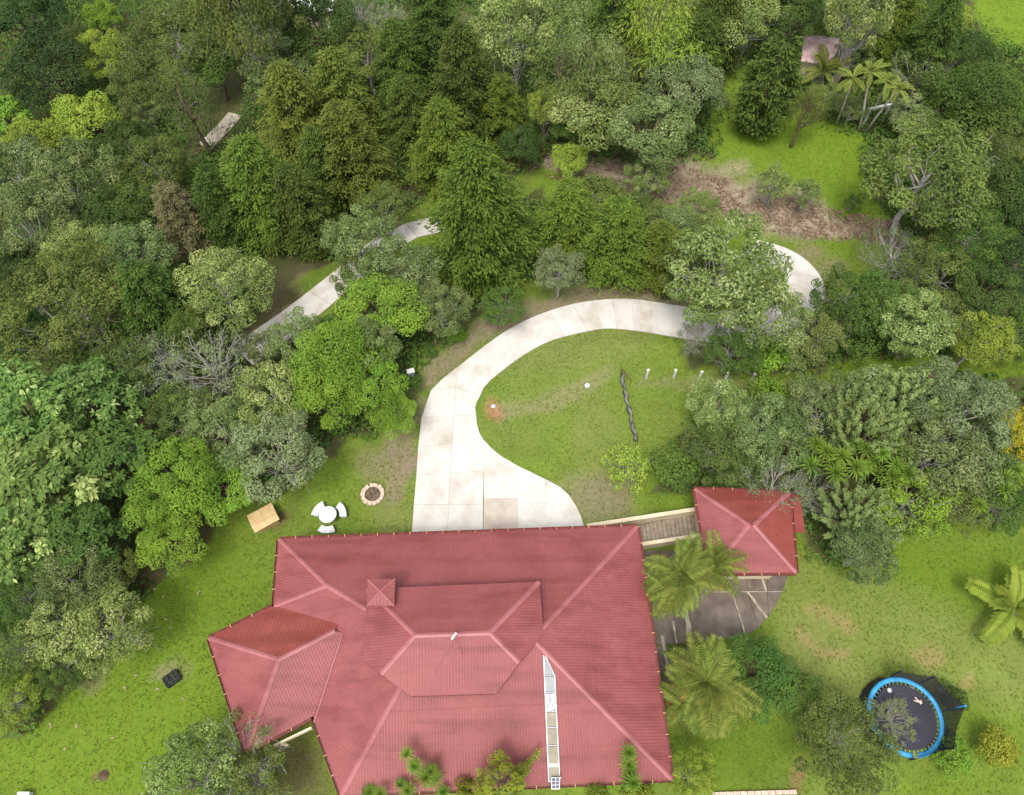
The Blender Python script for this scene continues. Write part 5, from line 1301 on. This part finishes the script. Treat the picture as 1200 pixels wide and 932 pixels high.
# ---------------------------------------------------------------- TRAMPOLINE
tx, ty, _ = R(1061, 840, .85); tr0 = empty('trampoline', (tx, ty, float(terrain(tx, ty))), 0, 'round trampoline with blue edge padding and black safety net on the right lawn', 'trampoline')
RR = 1.92
mb = MB(); mb.lathe((0, 0, 0), [(0, .84), (.8, .835), (RR - .36, .85)], 48); mb.build('mat', M['mesh'], tr0, True)
for s0, s1 in ((35, 265), (275, 395)):                       # padding in two lengths with a gap
    vs, fs = [], []; k = 44
    for i in range(k + 1):
        a = math.radians(s0 + (s1 - s0) * i / k); wob = .012 * math.sin(i * 2.3)
        for rr_, zz_ in ((RR - .23, .86), (RR - .18, .91), (RR - .04, .91 + wob), (RR + .03, .86)): vs.append((rr_ * math.cos(a), rr_ * math.sin(a), zz_))
    for i in range(k):
        for j in range(3): fs.append((4 * i + j, 4 * i + j + 4, 4 * i + j + 5, 4 * i + j + 1)[::-1])
    mb = MB(); mb.add(vs, fs); pd = mb.build('edge_padding', M['blue'], tr0, True); sm = pd.modifiers.new('thickness', 'SOLIDIFY'); sm.thickness = .03
mb = MB(); k = 40; ring = [((RR - .02) * math.cos(2 * math.pi * i / k), (RR - .02) * math.sin(2 * math.pi * i / k), .82) for i in range(k + 1)]; mb.tube(ring, [.03] * (k + 1), 6, False); mb.build('frame_ring', M['steel'], tr0)
for i in range(48):
    a = 2 * math.pi * i / 48; 
    if i == 0: sb = MB()
    sb.bar(((RR - .34) * math.cos(a), (RR - .34) * math.sin(a), .845), ((RR - .05) * math.cos(a), (RR - .05) * math.sin(a), .83), .03, .02)
tag(sb.build('springs', M['steel'], tr0), kind='stuff')
for i in range(4):
    a = math.pi / 4 + math.pi / 2 * i; mb = MB(); p0 = [(RR * math.cos(a + d_), RR * math.sin(a + d_), zz) for d_, zz in ((-.28, .8), (-.24, .04), (.24, .04), (.28, .8))]; mb.tube(p0, [.028] * 4, 6); mb.build('leg', M['steel'], tr0)
tops = []
for i, (a, ht, ln) in enumerate(((100, 2.3, .1), (55, 2.5, .15), (8, 2.6, .35), (-50, 2.3, .1), (-95, 1.1, .05))):
    a = math.radians(a); b_ = Vector(((RR + .03) * math.cos(a), (RR + .03) * math.sin(a), .3)); t_ = Vector(((RR + .03 + ln) * math.cos(a), (RR + .03 + ln) * math.sin(a), ht)); tops.append((a, t_))
    mb = MB(); mb.tube([b_, t_], [.03, .03], 6); np_ = mb.build('net_pole', M['steel'], tr0)
    mb = MB(); mb.tube([b_.lerp(t_, .35), t_ + Vector((0, 0, .02))], [.05, .05], 8); mb.build('foam_sleeve', M['black'] if i != 2 else M['blue'], np_)
mb = MB()
for (a0, t0), (a1, t1) in zip(tops, tops[1:]):
    k = 8; prev = None
    for i in range(k + 1):
        f = i / k; a = a0 + (a1 - a0) * f; bt = Vector((RR * math.cos(a), RR * math.sin(a), .88)); tp_ = t0.lerp(t1, f) - Vector((0, 0, .25 * math.sin(math.pi * f)))
        if prev: mb.add([prev[0], bt, tp_, prev[1]], [(0, 1, 2, 3)])
        prev = (bt, tp_)
mb.build('safety_net', M['net'], tr0)
# the far-left side of the net has come down and hangs outside the padding
mb = MB(); prev = None
for i in range(21):
    a = math.radians(100 + 125 * i / 20); w_ = .10 + .12 * abs(math.sin(i * 1.3)); bt = Vector(((RR + .03) * math.cos(a), (RR + .03) * math.sin(a), .84)); q_ = Vector(((RR + .06 + w_ * .6) * math.cos(a), (RR + .06 + w_ * .6) * math.sin(a), .12))
    if prev: mb.add([prev[0], prev[1], q_, bt], [(0, 1, 2, 3)])
    prev = (bt, q_)
mb.build('fallen_net', M['black'], tr0)
# soft toy lying on the mat: body, head, arms and legs in one skin
def doll(px, py):
    x_, y_, z_ = R(px, py, .9); me = bpy.data.meshes.new('soft_toy')
    vs = [(0, 0, 0), (.12, .02, .0), (.2, .03, .01), (.10, .14, .0), (.13, -.11, 0), (-.12, .09, 0), (-.22, .12, 0), (-.12, -.05, 0), (-.23, -.06, 0)]
    me.from_pydata(vs, [(0, 1), (1, 2), (1, 3), (1, 4), (0, 5), (5, 6), (0, 7), (7, 8)], []); o_ = link('soft_toy', me, loc=(x_, y_, z_), rot=(0, 0, -.5)); me.materials.append(M['toy'])
    sk_ = o_.modifiers.new('skin', 'SKIN')
    for i, rd in enumerate((.055, .05, .06, .025, .025, .035, .028, .035, .028)): me.skin_vertices[0].data[i].radius = (rd, rd)
    me.skin_vertices[0].data[0].use_root = True; o_.modifiers.new('sub', 'SUBSURF').levels = 1
    return tag(o_, 'small beige soft toy lying spread out on the trampoline mat', 'toy')
doll(1076, 822)
mb = MB(); mb.lathe((0, 0, 0), [(0, .11), (.08, .10), (.13, .03), (.10, 0), (0, 0)], 12); x_, y_, z_ = R(1042, 809, .87); tag(mb.build('white_ball', M['white'], loc=(x_, y_, z_), smooth=True), 'small white object by the upper left of the trampoline mat', 'toy')
x_, y_, z_ = R(1103, 807, 2.0)
